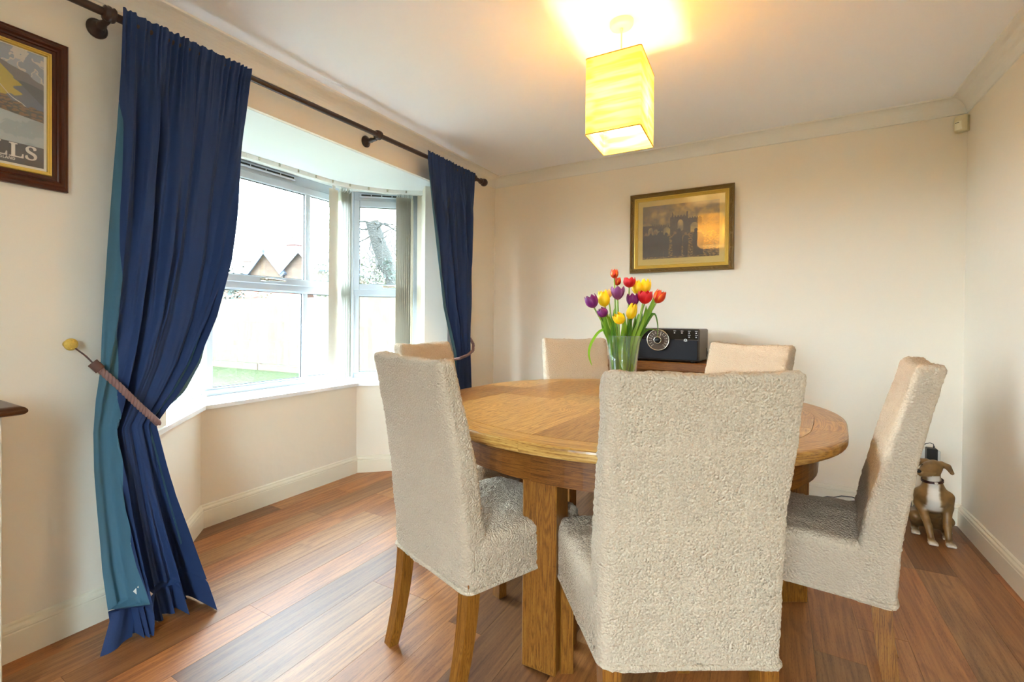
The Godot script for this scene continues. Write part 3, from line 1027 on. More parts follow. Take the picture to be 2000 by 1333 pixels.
func table() -> void:
	var turn := -0.08
	var t := thing("dining_table", "large oval extending oak dining table with square legs in the middle of the room", "table", Vector3(-1.469, 0, 1.592), turn)
	var TH := 0.77
	var inner := stadium(0.1, 32)
	# boards: three sections by strips
	var xs := [-0.72, -0.555, -0.28, -0.005, 0.27, 0.545, 0.72]
	var zs := [[-0.95, -TL], [-TL, TL], [TL, 0.95]]
	for s in 3:
		for k in xs.size() - 1:
			var q := v2([[xs[k] + 0.0004, zs[s][0] + 0.0006], [xs[k + 1] - 0.0004, zs[s][0] + 0.0006], [xs[k + 1] - 0.0004, zs[s][1] - 0.0006], [xs[k] + 0.0004, zs[s][1] - 0.0006]])
			for r in Geometry2D.intersect_polygons(q, inner):
				var g := G.new()
				g.grain = 2
				g.off = Vector2(rng.randf() * 4, rng.randf() * 4)
				g.prism(r, TH - 0.024, TH - rng.randf_range(0.0, 0.0002))
				part("board", g, M.oak[[0, 1, 2, 0, 3, 1, 2, 0, 1, 3, 1, 0][(s * 5 + k) % 12]], t)
	# rim segments
	var prof := [[0.0985, TH - 0.0005], [0.012, TH - 0.0005], [0.005, TH - 0.002], [0.0015, TH - 0.006], [0.0, TH - 0.012], [0.0, TH - 0.031], [0.003, TH - 0.037], [0.009, TH - 0.04], [0.0985, TH - 0.04]]
	var segs := []
	for h in 2:
		for k in 4:
			segs.append([h, k / 4.0, (k + 1) / 4.0])
	segs.append([2, 0, 1]); segs.append([3, 0, 1])
	for sgm in segs:
		var g := G.new()
		g.off = Vector2(rng.randf() * 3, rng.randf() * 3)
		var n := 12
		var at := func(u: float, off: float) -> Vector2:
			var gap := 0.0006
			if sgm[0] < 2:
				var a0: float = PI * sgm[1] + gap; var a1: float = PI * sgm[2] - gap
				var a := lerpf(a0, a1, u) + (PI if sgm[0] == 1 else 0.0)
				return Vector2((TR - off) * cos(a), (TL if sgm[0] == 0 else -TL) + (TR - off) * sin(a))
			var e := 1.0 if sgm[0] == 2 else -1.0
			return Vector2(e * (TR - off), lerpf(-TL + gap, TL - gap, u) * e)
		for i in prof.size() - 1:
			var p0: Array = prof[i]; var p1: Array = prof[i + 1]
			for k in n:
				var q := []
				for c in [[k, p0], [k + 1, p0], [k + 1, p1], [k, p1]]:
					var b: Vector2 = at.call(float(c[0]) / n, c[1][0])
					q.append(Vector3(b.x, c[1][1], b.y))
				var mid: Vector2 = at.call((k + 0.5) / n, 0.0) - at.call((k + 0.5) / n, 0.1)
				var dy: float = p1[1] - p0[1]; var dd: float = p1[0] - p0[0]
				var to := Vector3(mid.x, 0, mid.y).normalized() * (-dy) + Vector3.UP * (-dd)
				var b0 := g.v.size()
				g.quad(q[0], q[1], q[2], q[3], to)
				# grain follows the rim
				for z in range(b0, g.v.size()):
					var pv := g.v[z]
					var an := atan2(pv.z, pv.x)
					g.t[z] = Vector2(an * 0.8, (pv.y - pv.x * cos(an) - pv.z * sin(an))) + g.off
		for e in [0.0, 1.0]:
			var pl := []
			for pf in prof:
				var b: Vector2 = at.call(e, pf[0])
				pl.append(Vector3(b.x, pf[1], b.y))
			var b0: Vector2 = at.call(e, 0.05) - at.call(0.5, 0.05)
			for i in range(1, pl.size() - 1):
				g.tri(pl[0], pl[i], pl[i + 1], Vector3(b0.x, 0, b0.y).normalized())
		part("rim_segment", g, M.oak[rng.randi() % 3], t)
	# underside bed so that joints are not open
	var g := G.new()
	g.prism(stadium(0.02, 24), TH - 0.046, TH - 0.025)
	part("table_bed", g, M.oakdark, t)
	# apron
	var ring := func(a0: float, a1: float, zc: float) -> G:
		var gg := G.new()
		gg.off = Vector2(rng.randf() * 3, rng.randf())
		var nn := 20
		for k in nn:
			var q := []
			for e in [k, k + 1]:
				var a := lerpf(a0, a1, float(e) / nn)
				for rr in [TR - 0.082, TR - 0.108]:
					q.append(Vector3(rr * cos(a), 0, zc + rr * sin(a)))
			var out := Vector3(q[0].x, 0, q[0].z - zc)
			var lo := Vector3.UP * 0.622; var hi := Vector3.UP * (TH - 0.046)
			gg.quad(q[0] + lo, q[2] + lo, q[2] + hi, q[0] + hi, out)
			gg.quad(q[1] + lo, q[3] + lo, q[3] + hi, q[1] + hi, -out)
			gg.quad(q[0] + lo, q[2] + lo, q[3] + lo, q[1] + lo, Vector3.DOWN)
		for i in gg.t.size():
			var p := gg.v[i]
			gg.t[i] = Vector2(atan2(p.z - zc, p.x) * 0.75, p.y) + gg.off
		return gg
	for s in [[0.0, PI / 2, TL], [PI / 2, PI, TL], [PI, PI * 1.5, -TL], [PI * 1.5, TAU, -TL]]:
		part("apron", ring.call(s[0] + 0.0004, s[1] - 0.0004, s[2]), M.oakdark, t)
	for s in [-1.0, 1.0]:
		g = G.new()
		g.grain = 2
		g.box(Vector3(s * (TR - 0.095), (0.622 + TH - 0.046) / 2, 0), Vector3(0.026, TH - 0.046 - 0.622, TL * 2 - 0.001))
		part("apron", g, M.oak[1], t)
	# legs
	var inv := t.transform.affine_inverse()
	for l in [[-1.513, 2.352, 0.03], [-0.838, 1.412, 0.587], [-1.423, 0.832, 0.03], [-2.10, 1.772, 0.587]]:
		g = G.new()
		g.grain = 1
		g.off = Vector2(rng.randf() * 3, 0.06)
		g.xf = inv * Transform3D(Basis(Vector3.UP, l[2]), Vector3(l[0], 0, l[1]))
		g.box(Vector3(0, 0.363, 0), Vector3(0.116, 0.722, 0.116), 0.004)
		part("leg", g, M.legoak, t)

# ---------------------------------------------------------------- chairs
func lines(lo: float, hi: float, r: float, step: float) -> PackedFloat32Array:
	var o := PackedFloat32Array()
	for k in 4:
		o.append(lo + r * (1.0 - cos(PI / 2 * k / 4.0)) * 1.0)
	var n := maxi(1, int((hi - lo - 2 * r) / step))
	for k in n + 1:
		o.append(lerpf(lo + r, hi - r, float(k) / n))
	for k in range(3, -1, -1):
		o.append(hi - r * (1.0 - cos(PI / 2 * k / 4.0)))
	return o

# soft box: rounded, bent by f, roughened with curls
func soft_box(lo: Vector3, hi: Vector3, r: float, step: float, f: Callable, fuzz: float, sd: int, open_bottom := false) -> G:
	var g := G.new()
	var nz := noise(sd, 95.0, FastNoiseLite.TYPE_SIMPLEX, 1)
	var nz2 := noise(sd + 3, 6.0, FastNoiseLite.TYPE_SIMPLEX, 1)
	var ct := (lo + hi) * 0.5
	var h := (hi - lo) * 0.5
	var ls := [lines(-h.x, h.x, r, step), lines(-h.y, h.y, r, step), lines(-h.z, h.z, r, step)]
	for ax in 3:
		var b1: int = (ax + 1) % 3
		var b2: int = (ax + 2) % 3
		for s in [-1.0, 1.0]:
			if open_bottom and ax == 1 and s < 0:
				continue
			var u: PackedFloat32Array = ls[b1]
			var w: PackedFloat32Array = ls[b2]
			g.patch(u.size() - 1, w.size() - 1, func(a: float, b: float) -> Vector3:
				var i := int(round(a * (u.size() - 1)))
				if s < 0:
					i = u.size() - 1 - i
				var j := int(round(b * (w.size() - 1)))
				var p := Vector3()
				p[ax] = s * h[ax]; p[b1] = u[i]; p[b2] = w[j]
				var lim := h - Vector3.ONE * r
				var c := p.clamp(-lim, lim)
				if open_bottom and p.y < -lim.y:
					c.y = p.y
				var d := p - c
				var m := d.normalized() if d.length() > 1e-6 else Vector3.UP
				var q: Vector3 = ct + c + m * r
				if d.length() < 1e-6:
					q = ct + p
				var k := nz.get_noise_3dv(q) * fuzz + nz2.get_noise_3dv(q) * 0.004
				return f.call(q + m * k))
	return g

func chair(pos: Vector2, yaw: float, q: Dictionary, label: String) -> void:
	var o := thing("dining_chair", label, "chair", Vector3(pos.x, 0, pos.y), yaw, "slipcovered dining chairs round the oak table")
	var wd: float = q.W
	var ht: float = q.Ht
	var hb: float = q.hb
	var lean: float = q.lean
	var lat: float = q.get("lat", 0.0)
	var fz: float = q.fz
	var step: float = q.get("step", 0.009)
	var fz2 := 0.0032
	var bend := func(p: Vector3) -> Vector3:
		var k := clampf((p.y - hb) / (ht - hb), 0.0, 1.1)
		# thins and leans towards the top
		var th := lerpf(1.0, 0.66, smoothstep(0.15, 1.0, k))
		var bow := 0.018 * sin(PI * clampf(k, 0, 1))
		var z := (p.z + 0.0) * th + lean * (0.75 * k + 0.25 * k * k) - bow * 0.6
		# sag between the top corners
		var sag := 0.010 * (1.0 - pow(absf(p.x) / (wd * 0.5), 3.0)) * smoothstep(0.9, 1.0, k)
		return Vector3(p.x * lerpf(1.0, q.get("wt", 1.0), k) + lat * k, p.y - sag + 0.006 * sin(p.x * 17.0 + yaw) * smoothstep(0.06, 0.0, k), z)
	var back := soft_box(Vector3(-wd / 2, hb, -0.098), Vector3(wd / 2, ht + 0.004, 0.0), 0.026, step, bend, fz2, 60 + int(yaw * 10), true)
	part("back_cover", back, M.boucle, o)
	var sf := -fz - 0.03
	var sbend := func(p: Vector3) -> Vector3:
		var a := clampf((p.y - hb) / (0.5 - hb), 0, 1)
		var crown := 0.012 * (1.0 - pow(absf(p.x) / (wd * 0.5), 2.0)) * a
		return Vector3(p.x, p.y + crown + 0.006 * sin(p.z * 15.0 + yaw * 2.0) * (1.0 - a), p.z)
	var seat := soft_box(Vector3(-wd / 2 - 0.002, hb + 0.005, sf), Vector3(wd / 2 + 0.002, 0.495, -0.045), 0.032, step, sbend, fz2, 80 + int(yaw * 10), true)
	part("seat_cover", seat, M.boucle, o)
	# hem roll along the lower edge
	var g := G.new()
	var hp := []
	var hr := 0.026
	for c in [[1, 0.0, 0.0], [-1, 0.0, 0.5], [-1, 1.0, 1.0], [1, 1.0, 1.5]]:
		for k in 5:
			var an: float = (c[2] + k / 8.0) * PI
			var zc: float = (sf + hr) if c[1] > 0.5 else -hr
			hp.append(Vector3(c[0] * (wd / 2 - hr) + hr * cos(an), hb + 0.006, zc + hr * sin(an)))
	hp.append(hp[0])
	g.tube(hp, [0.0065], 8, false)
	part("hem", g, M.boucle, o)
	# legs
	for s in [-1.0, 1.0]:
		var lx: float = s * (wd / 2 - 0.03)
		g = G.new()
		g.grain = 1
		g.off = Vector2(rng.randf() * 3, 0.03)
		var n := 8
		var sp: float = q.sp
		var pr := func(t: float) -> Array:
			var z: float = -0.034 + sp * (0.2 * t + 0.8 * t * t) * 1.0
			return [z, lerpf(0.024, 0.0185, t)]
		for k in n:
			var a: Array = pr.call(float(k) / n)
			var b: Array = pr.call(float(k + 1) / n)
			var ya := lerpf(hb + 0.03, 0.0, float(k) / n)
			var yb := lerpf(hb + 0.03, 0.0, float(k + 1) / n)
			for c in [[-1, -1, 1, -1], [1, -1, 1, 1], [1, 1, -1, 1], [-1, 1, -1, -1]]:
				g.quad(Vector3(lx + c[0] * a[1], ya, a[0] + c[1] * a[1]), Vector3(lx + c[2] * a[1], ya, a[0] + c[3] * a[1]), Vector3(lx + c[2] * b[1], yb, b[0] + c[3] * b[1]), Vector3(lx + c[0] * b[1], yb, b[0] + c[1] * b[1]), Vector3(c[0] + c[2], 0, c[1] + c[3]))
		var e: Array = pr.call(1.0)
		g.quad(Vector3(lx - e[1], 0, e[0] - e[1]), Vector3(lx + e[1], 0, e[0] - e[1]), Vector3(lx + e[1], 0, e[0] + e[1]), Vector3(lx - e[1], 0, e[0] + e[1]), Vector3.DOWN)
		part("leg", g, M.legoak, o)
		g = G.new()
		g.grain = 1
		g.off = Vector2(rng.randf() * 3, 0.03)
		g.box(Vector3(lx, (hb + 0.05) / 2, -fz + 0.0), Vector3(0.042, hb + 0.05, 0.042), 0.002)
		part("leg", g, M.legoak, o)

func chairs() -> void:
	chair(Vector2(-1.817, 2.606), -0.352, {"W": 0.423, "Ht": 1.029, "hb": 0.335, "lean": 0.097, "lat": -0.009, "sp": 0.06, "fz": 0.485, "wt": 0.97, "step": 0.007}, "cream boucle chair side-on at the table's left front, its back to the bay window")
	chair(Vector2(-1.034, 2.604), 0.603, {"W": 0.440, "Ht": 1.033, "hb": 0.316, "lean": 0.082, "lat": -0.012, "sp": 0.05, "fz": 0.44, "wt": 1.02, "step": 0.007}, "cream boucle chair with its back turned, the nearest and largest chair in front")
	chair(Vector2(-0.567, 1.825), 1.487, {"W": 0.442, "Ht": 1.029, "hb": 0.33, "lean": 0.096, "lat": 0.002, "sp": 0.05, "fz": 0.44, "step": 0.008}, "cream boucle chair at the right end of the table, in front of the dog figurine")
	chair(Vector2(-2.421, 1.731), -1.611, {"W": 0.44, "Ht": 1.015, "hb": 0.335, "lean": 0.1, "sp": 0.05, "fz": 0.44, "step": 0.012}, "cream boucle chair at the window end of the table, mostly hidden behind another chair")
	chair(Vector2(-1.98, 0.70), -2.45, {"W": 0.44, "Ht": 1.02, "hb": 0.335, "lean": 0.1, "sp": 0.05, "fz": 0.44, "step": 0.012}, "cream boucle chair behind the table, left of the glass vase")
	chair(Vector2(-1.027, 0.893), 2.576, {"W": 0.44, "Ht": 1.025, "hb": 0.335, "lean": 0.1, "sp": 0.05, "fz": 0.44, "step": 0.012}, "cream boucle chair behind the table, right of the black radio")

# ---------------------------------------------------------------- curtains
func table_at(tb: Array, y: float, col: int) -> float:
	# rows [y, a, b ...] from the top down
	if y >= tb[0][0]:
		return tb[0][col]
	for k in tb.size() - 1:
		if y >= tb[k + 1][0]:
			var t: float = (y - tb[k + 1][0]) / (tb[k][0] - tb[k + 1][0])
			return lerpf(tb[k + 1][col], tb[k][col], t)
	return tb[-1][col]

# tb rows: y, z of left edge, z of right edge, x of the middle, fold depth ; px = fold count
func curtain_sheet(g: G, tb: Array, y0: float, y1: float, ltb: Array, lining: bool, nu: int, nv: int, folds: float, sd: int) -> void:
	var header := true
	var dx := 0.0
	var jit := noise(sd, 1.3, FastNoiseLite.TYPE_SIMPLEX, 2)
	var top: float = tb[0][0]
	g.patch(nu, nv, func(a: float, b: float) -> Vector3:
		var y := lerpf(y0, y1, b)
		var zl := table_at(tb, y, 1); var zr := table_at(tb, y, 2)
		# share of the width that shows the turned-back lining
		var ul := clampf(table_at(ltb, y, 1) / (zl - zr), 0.0, 0.5)
		var u := lerpf(0.0, ul, a) if lining else lerpf(ul, 1.0, a)
		var x := table_at(tb, y, 3); var am := table_at(tb, y, 4)
		var w := jit.get_noise_2d(u * 3.0, y * 0.35)
		var ph := u * folds * TAU + w * 2.4
		var f := sin(ph) + 0.28 * sin(2.0 * ph + 1.0 + w * 3.0)
		# tight gathers under the pole melt into broad folds
		var k := smoothstep(0.0, 0.42, top - y)
		var gt := sin(u * folds * 3.1 * TAU + 3.0 * jit.get_noise_2d(u * 9.0, 4.0)) + 0.5 * sin(u * folds * 5.3 * TAU)
		var hd := 1.0 if header else 0.0
		var amp := clampf(0.75 + 1.6 * jit.get_noise_2d(u * 2.1 + 7.0, y * 0.25), 0.25, 1.5)
		var xx := x + am * f * amp * lerpf(0.25, 1.0, k) * lerpf(0.25, 1.0, smoothstep(0.0, 0.22, u)) + gt * lerpf(0.0075, 0.0, k) * hd + dx
		var s := u + 0.045 * cos(ph) * 0.16
		var z := lerpf(zl, zr, s)
		var yy := y
		if header and y > top - 0.05:
			# the slot that wraps the pole
			var q := (y - (top - 0.05)) / 0.05
			xx = lerpf(xx, -2.866 + gt * 0.0045, smoothstep(0.0, 0.5, q))
			yy += gt * 0.0015 * q
		return Vector3(xx, yy, z), false, 6.0, 10.0)

func curtains() -> void:
	# pole
	var p := thing("curtain_pole", "dark brown wooden curtain pole on turned brackets above the bay window", "curtain pole")
	var py := func(z: float) -> float: return 2.232 + (3.1 - z) * 0.0128
	var px := -2.886
	var g := G.new()
	g.tube([Vector3(px, py.call(3.75), 3.75), Vector3(px, py.call(2.0), 2.0), Vector3(px, py.call(0.42), 0.42)], [0.0145], 20)
	part("rod", g, M.polewood, p)
	for z in [3.098, 1.665, 0.545]:
		g = G.new()
		var y: float = py.call(z)
		# wall rose and stem: lathe laid along +x
		g.xf = Transform3D(Basis(Vector3(0, 0, -1), Vector3(1, 0, 0), Vector3(0, -1, 0)), Vector3(-W, y - 0.02, z))
		g.lathe([[0.0, 0.0], [0.034, 0.0], [0.036, 0.008], [0.031, 0.013], [0.026, 0.015], [0.024, 0.022], [0.017, 0.028], [0.013, 0.04], [0.016, 0.052], [0.012, 0.06], [0.011, 0.092], [0.0, 0.095]], 24)
		g.xf = Transform3D(Basis(Vector3(1, 0, 0), Vector3(0, 0, 1), Vector3(0, -1, 0)), Vector3(px, y, z))
		g.lathe([[0.0145, -0.02], [0.024, -0.019], [0.027, -0.013], [0.022, -0.007], [0.027, 0.0], [0.027, 0.006], [0.023, 0.011], [0.025, 0.016], [0.0145, 0.02]], 24)
		part("bracket", g, M.polewood, p)
	g = G.new()
	g.xf = Transform3D(Basis(Vector3(1, 0, 0), Vector3(0, 0, -1), Vector3(0, 1, 0)), Vector3(px, py.call(0.42), 0.44))
	g.lathe([[0.0145, 0.0], [0.022, 0.002], [0.023, 0.012], [0.016, 0.018], [0.019, 0.022], [0.015, 0.03], [0.02, 0.036], [0.029, 0.046], [0.032, 0.06], [0.028, 0.076], [0.016, 0.088], [0.0, 0.091]], 24)
	part("finial", g, M.polewood, p)

	# near curtain
	var tb := [
		[2.262, 3.066, 2.533, -2.87, 0.004], [2.20, 3.066, 2.541, -2.872, 0.008], [2.05, 3.07, 2.56, -2.87, 0.022], [1.83, 3.076, 2.592, -2.87, 0.032], [1.39, 3.104, 2.652, -2.872, 0.036],
		[1.146, 3.116, 2.714, -2.876, 0.034], [0.955, 3.130, 2.786, -2.884, 0.031], [0.85, 3.140, 2.845, -2.89, 0.028], [0.731, 3.146, 2.936, -2.892, 0.024], [0.6, 3.146, 2.905, -2.886, 0.028],
		[0.45, 3.141, 2.876, -2.872, 0.035], [0.25, 3.136, 2.835, -2.845, 0.05], [0.107, 3.128, 2.81, -2.818, 0.062], [0.0, 3.12, 2.79, -2.80, 0.068]]
	var c := thing("curtain", "navy blue woven curtain in the foreground, tied back left of the bay window", "curtain", Vector3.ZERO, 0.0, "navy curtains of the bay window")
	g = G.new()
	var ltb := [[1.93, 0.0], [1.86, 0.012], [1.55, 0.024], [1.18, 0.047], [0.994, 0.058], [0.807, 0.07], [0.62, 0.074], [0.333, 0.076], [0.213, 0.086], [0.12, 0.094], [0.112, 0.0]]
	curtain_sheet(g, tb, 2.268, 0.004, ltb, false, 260, 170, 4.6, 12)
	part("panel", g, M.navy, c)
	# pale blue lining turned to the front along the outer edge
	g = G.new()
	curtain_sheet(g, tb, 1.93, 0.113, ltb, true, 14, 150, 4.6, 12)
	part("lining", g, M.lining, c, "pale blue lining strip turned along the edge")
	g = G.new()
	var rtb := [[1.5, 0.0], [1.146, 0.02], [0.955, 0.047], [0.83, 0.05], [0.75, 0.012], [0.6, 0.012], [0.45, 0.022], [0.25, 0.014], [0.1, 0.006]]
	g.patch(6, 80, func(a: float, b: float) -> Vector3:
		var y := lerpf(1.5, 0.24, b)
		var z := table_at(tb, y, 2)
		return Vector3(table_at(tb, y, 3) + 0.004 - 0.03 * a, y, z + lerpf(0.03, -table_at(rtb, y, 1) + 0.004, a)))
	part("lining", g, M.lining, c, "pale blue lining strip turned along the edge")
	# hem corner resting on the floor
	g = G.new()
	g.patch(16, 14, func(a: float, b: float) -> Vector3:
		var y := lerpf(0.115, 0.003, b)
		var zl := lerpf(3.125, 3.175, b); var zr := lerpf(3.035, 3.065, b)
		return Vector3(lerpf(-2.79, -2.79 + 0.035 * b, 1.0) + 0.010 * sin(a * PI * 2.0) - 0.05 * absf(a - 0.5) * a, y, lerpf(zl, zr, a)))
	part("hem", g, M.navy, c)
	g = G.new()
	g.xf = Transform3D(Basis(Vector3.RIGHT, 0.65), Vector3(-2.768, 0.15, 3.034))
	g.box(Vector3.ZERO, Vector3(0.003, 0.072, 0.03), 0.001)
	part("care_tag", g, M.white, c, "small white care label")

	# far curtain
	var tb2 := [
		[2.288, 1.19, 0.545, -2.87, 0.004], [2.22, 1.18, 0.54, -2.872, 0.008], [2.05, 1.155, 0.545, -2.87, 0.02], [1.93, 1.137, 0.55, -2.87, 0.026], [1.59, 1.07, 0.55, -2.87, 0.032],
		[1.23, 0.99, 0.57, -2.874, 0.03], [0.99, 0.87, 0.578, -2.884, 0.026], [0.87, 0.815, 0.575, -2.886, 0.024], [0.7, 0.83, 0.57, -2.88, 0.026], [0.4, 0.86, 0.56, -2.86, 0.03], [0.0, 0.9, 0.55, -2.84, 0.034]]
	c = thing("curtain", "navy blue woven curtain at the far right of the bay window, partly behind chairs", "curtain", Vector3.ZERO, 0.0, "navy curtains of the bay window")
	g = G.new()
	var l2 := [[2.22, 0.0], [1.9, 0.02], [1.59, 0.04], [1.2, 0.06], [1.0, 0.06], [0.9, 0.03], [0.6, 0.015], [0.0, 0.01]]
	curtain_sheet(g, tb2, 2.294, 0.004, l2, false, 200, 110, 4.7, 29)
	part("panel", g, M.navy, c)
	g = G.new()
	curtain_sheet(g, tb2, 2.22, 0.004, l2, true, 10, 100, 4.7, 29)
	part("lining", g, M.lining, c, "pale blue lining strip turned along the edge")

	# rope ties
	var tie := func(label: String, pts: Array, r: float, cuff: bool, turns: float) -> void:
		var t := thing("rope_tieback", label, "tieback", Vector3.ZERO, 0.0, "twisted rope tiebacks of the navy curtains")
		var cv := Curve3D.new()
		for k in pts.size():
			var tan: Vector3 = (pts[mini(k + 1, pts.size() - 1)] - pts[maxi(k - 1, 0)]) * 0.17
			cv.add_point(pts[k], -tan, tan)
		var ln := cv.get_baked_length()
		for s in 3:
			var sg := G.new()
			var sp := []
			var n := 110
			for k in n + 1:
				var o := cv.sample_baked(ln * k / n)
				var d := (cv.sample_baked(minf(ln, ln * k / n + 0.004)) - cv.sample_baked(maxf(0.0, ln * k / n - 0.004))).normalized()
				var x := d.cross(Vector3(1, 0.2, 0)).normalized()
				var an := TAU * (turns * k / n + s / 3.0)
				sp.append(o + (x * cos(an) + d.cross(x) * sin(an)) * r * 0.55)
			sg.tube(sp, [r * 0.5], 10)
			part("strand", sg, M.rope, t)
		if cuff:
			var cg := G.new()
			var d: Vector3 = (pts[1] - pts[0]).normalized()
			var rr := []
			var pp := []
			for k in 13:
				pp.append(pts[0] + d * (-0.012 + 0.036 * k / 12.0))
				rr.append(r * 1.35 + 0.0012 * (k % 2))
			cg.tube(pp, rr, 16)
			part("cuff", cg, M.ropedark, t)
			cg = G.new()
			var hk := Vector3(-2.945, 1.043, 3.183)
			for e in [-0.004, 0.004]:
				cg.tube([pts[0] - d * 0.01, (pts[0] + hk) * 0.5 + Vector3(0.003, e, e), hk + Vector3(0.004, -0.012, -0.004)], [0.0028], 6)
			part("loop", cg, M.ropedark, t)
	tie.call("mauve twisted rope tieback round the near navy curtain, with brown cuff", [Vector3(-2.865, 0.975, 3.148), Vector3(-2.832, 0.895, 3.085), Vector3(-2.828, 0.815, 3.02), Vector3(-2.84, 0.758, 2.965), Vector3(-2.868, 0.733, 2.935)], 0.0125, true, 7.5)
	tie.call("mauve twisted rope tieback round the far navy curtain", [Vector3(-2.90, 0.99, 0.556), Vector3(-2.865, 0.945, 0.562), Vector3(-2.845, 0.9, 0.60), Vector3(-2.838, 0.87, 0.69), Vector3(-2.845, 0.85, 0.80), Vector3(-2.9, 0.84, 0.84)], 0.011, false, 8.0)
	var hk := thing("tieback_hook", "round embossed brass tieback hook on the wall left of the near curtain", "hook", Vector3(-W, 1.046, 3.19))
	g = G.new()
	g.xf = Transform3D(Basis(Vector3(0, 0, -1), Vector3(1, 0, 0), Vector3(0, -1, 0)), Vector3.ZERO)
	g.lathe([[0.0, 0.0], [0.012, 0.0], [0.01, 0.006], [0.006, 0.012], [0.006, 0.038], [0.0, 0.04]], 16)
	part("stem", g, M.gold, hk)
	g = G.new()
	g.xf = Transform3D(Basis(Vector3(0, 0, -1), Vector3(1, 0, 0), Vector3(0, -1, 0)), Vector3(0.038, 0, 0))
	g.lathe([[0.006, -0.003], [0.018, -0.002], [0.022, 0.003], [0.021, 0.007], [0.016, 0.009], [0.008, 0.0115], [0.0, 0.012]], 24)
	for k in 8:
		var an := TAU * k / 8.0
		g.ball(Vector3(0.015 * cos(an), 0.0085, 0.015 * sin(an)), Vector3(0.0042, 0.003, 0.0042), 8)
	g.ball(Vector3(0, 0.0115, 0), Vector3(0.006, 0.003, 0.006), 10)
	part("rosette", g, M.gold, hk)

# ---------------------------------------------------------------- pictures
# frame moulding round a rectangle in the local xy plane, facing +z
func moulding(w: float, h: float, prof: Array, carve := false) -> Array:
	var sides := []
	var cs := [Vector2(-w / 2, -h / 2), Vector2(w / 2, -h / 2), Vector2(w / 2, h / 2), Vector2(-w / 2, h / 2)]
	for k in 4:
		var a: Vector2 = cs[k]
		var b: Vector2 = cs[(k + 1) % 4]
		var d := (b - a).normalized()
		var nn := Vector2(-d.y, d.x)
		var g := G.new()
		g.grain = 0 if k % 2 == 0 else 1
		var ln := a.distance_to(b)
		if carve:
			var nu := int(ln / 0.0028)
			var nv := 18
			var w0: float = prof[-1][0]
			g.patch(nu, nv, func(u: float, v: float) -> Vector3:
				var off := w0 * v
				var s := lerpf(off, ln - off, u)
				var z := 0.0
				for i in prof.size() - 1:
					if off >= prof[i][0] - 1e-6 and off <= prof[i + 1][0] + 1e-6:
						z = lerpf(prof[i][1], prof[i + 1][1], clampf((off - prof[i][0]) / maxf(1e-6, prof[i + 1][0] - prof[i][0]), 0, 1))
				var band := sin(PI * clampf((v - 0.1) / 0.8, 0, 1))
				var q := s / 0.034
				var bead := maxf(0.0, 1.0 - pow((fposmod(q, 3.0) - 1.5) / 0.32, 2.0) - pow((v - 0.5) / 0.2, 2.0))
				var leafs := absf(sin((q + (v - 0.5) * 2.2 * (1.0 if fposmod(q, 3.0) < 1.5 else -1.0)) * PI * 2.0)) * sin(v * PI * 3.0)
				z += band * (0.0075 * leafs + 0.009 * sqrt(bead))
				var p2 := a + d * s + nn * off
				return Vector3(p2.x, p2.y, z))
		else:
			for i in prof.size() - 1:
				var o0: float = prof[i][0]; var o1: float = prof[i + 1][0]
				var z0: float = prof[i][1]; var z1: float = prof[i + 1][1]
				var p := [a + d * o0 + nn * o0, b - d * o0 + nn * o0, b - d * o1 + nn * o1, a + d * o1 + nn * o1]
				g.quad(Vector3(p[0].x, p[0].y, z0), Vector3(p[1].x, p[1].y, z0), Vector3(p[2].x, p[2].y, z1), Vector3(p[3].x, p[3].y, z1), Vector3(nn.x * (z0 - z1) - 0.0, nn.y * (z0 - z1), 0.0001 + absf(o1 - o0)))
		sides.append(g)
	return sides

func text(s: String, size: float, m: Material, parent: Node, at: Vector3, fnt := "Droid Serif", bold := true) -> void:
	var f := SystemFont.new()
	f.font_names = PackedStringArray([fnt])
	f.font_weight = 700 if bold else 400
	var t := TextMesh.new()
	t.text = s
	t.font = f
	t.font_size = 64
	t.pixel_size = size / 64.0
	t.depth = 0.0006
	var o := part("lettering", t, m, parent)
	o.position = at

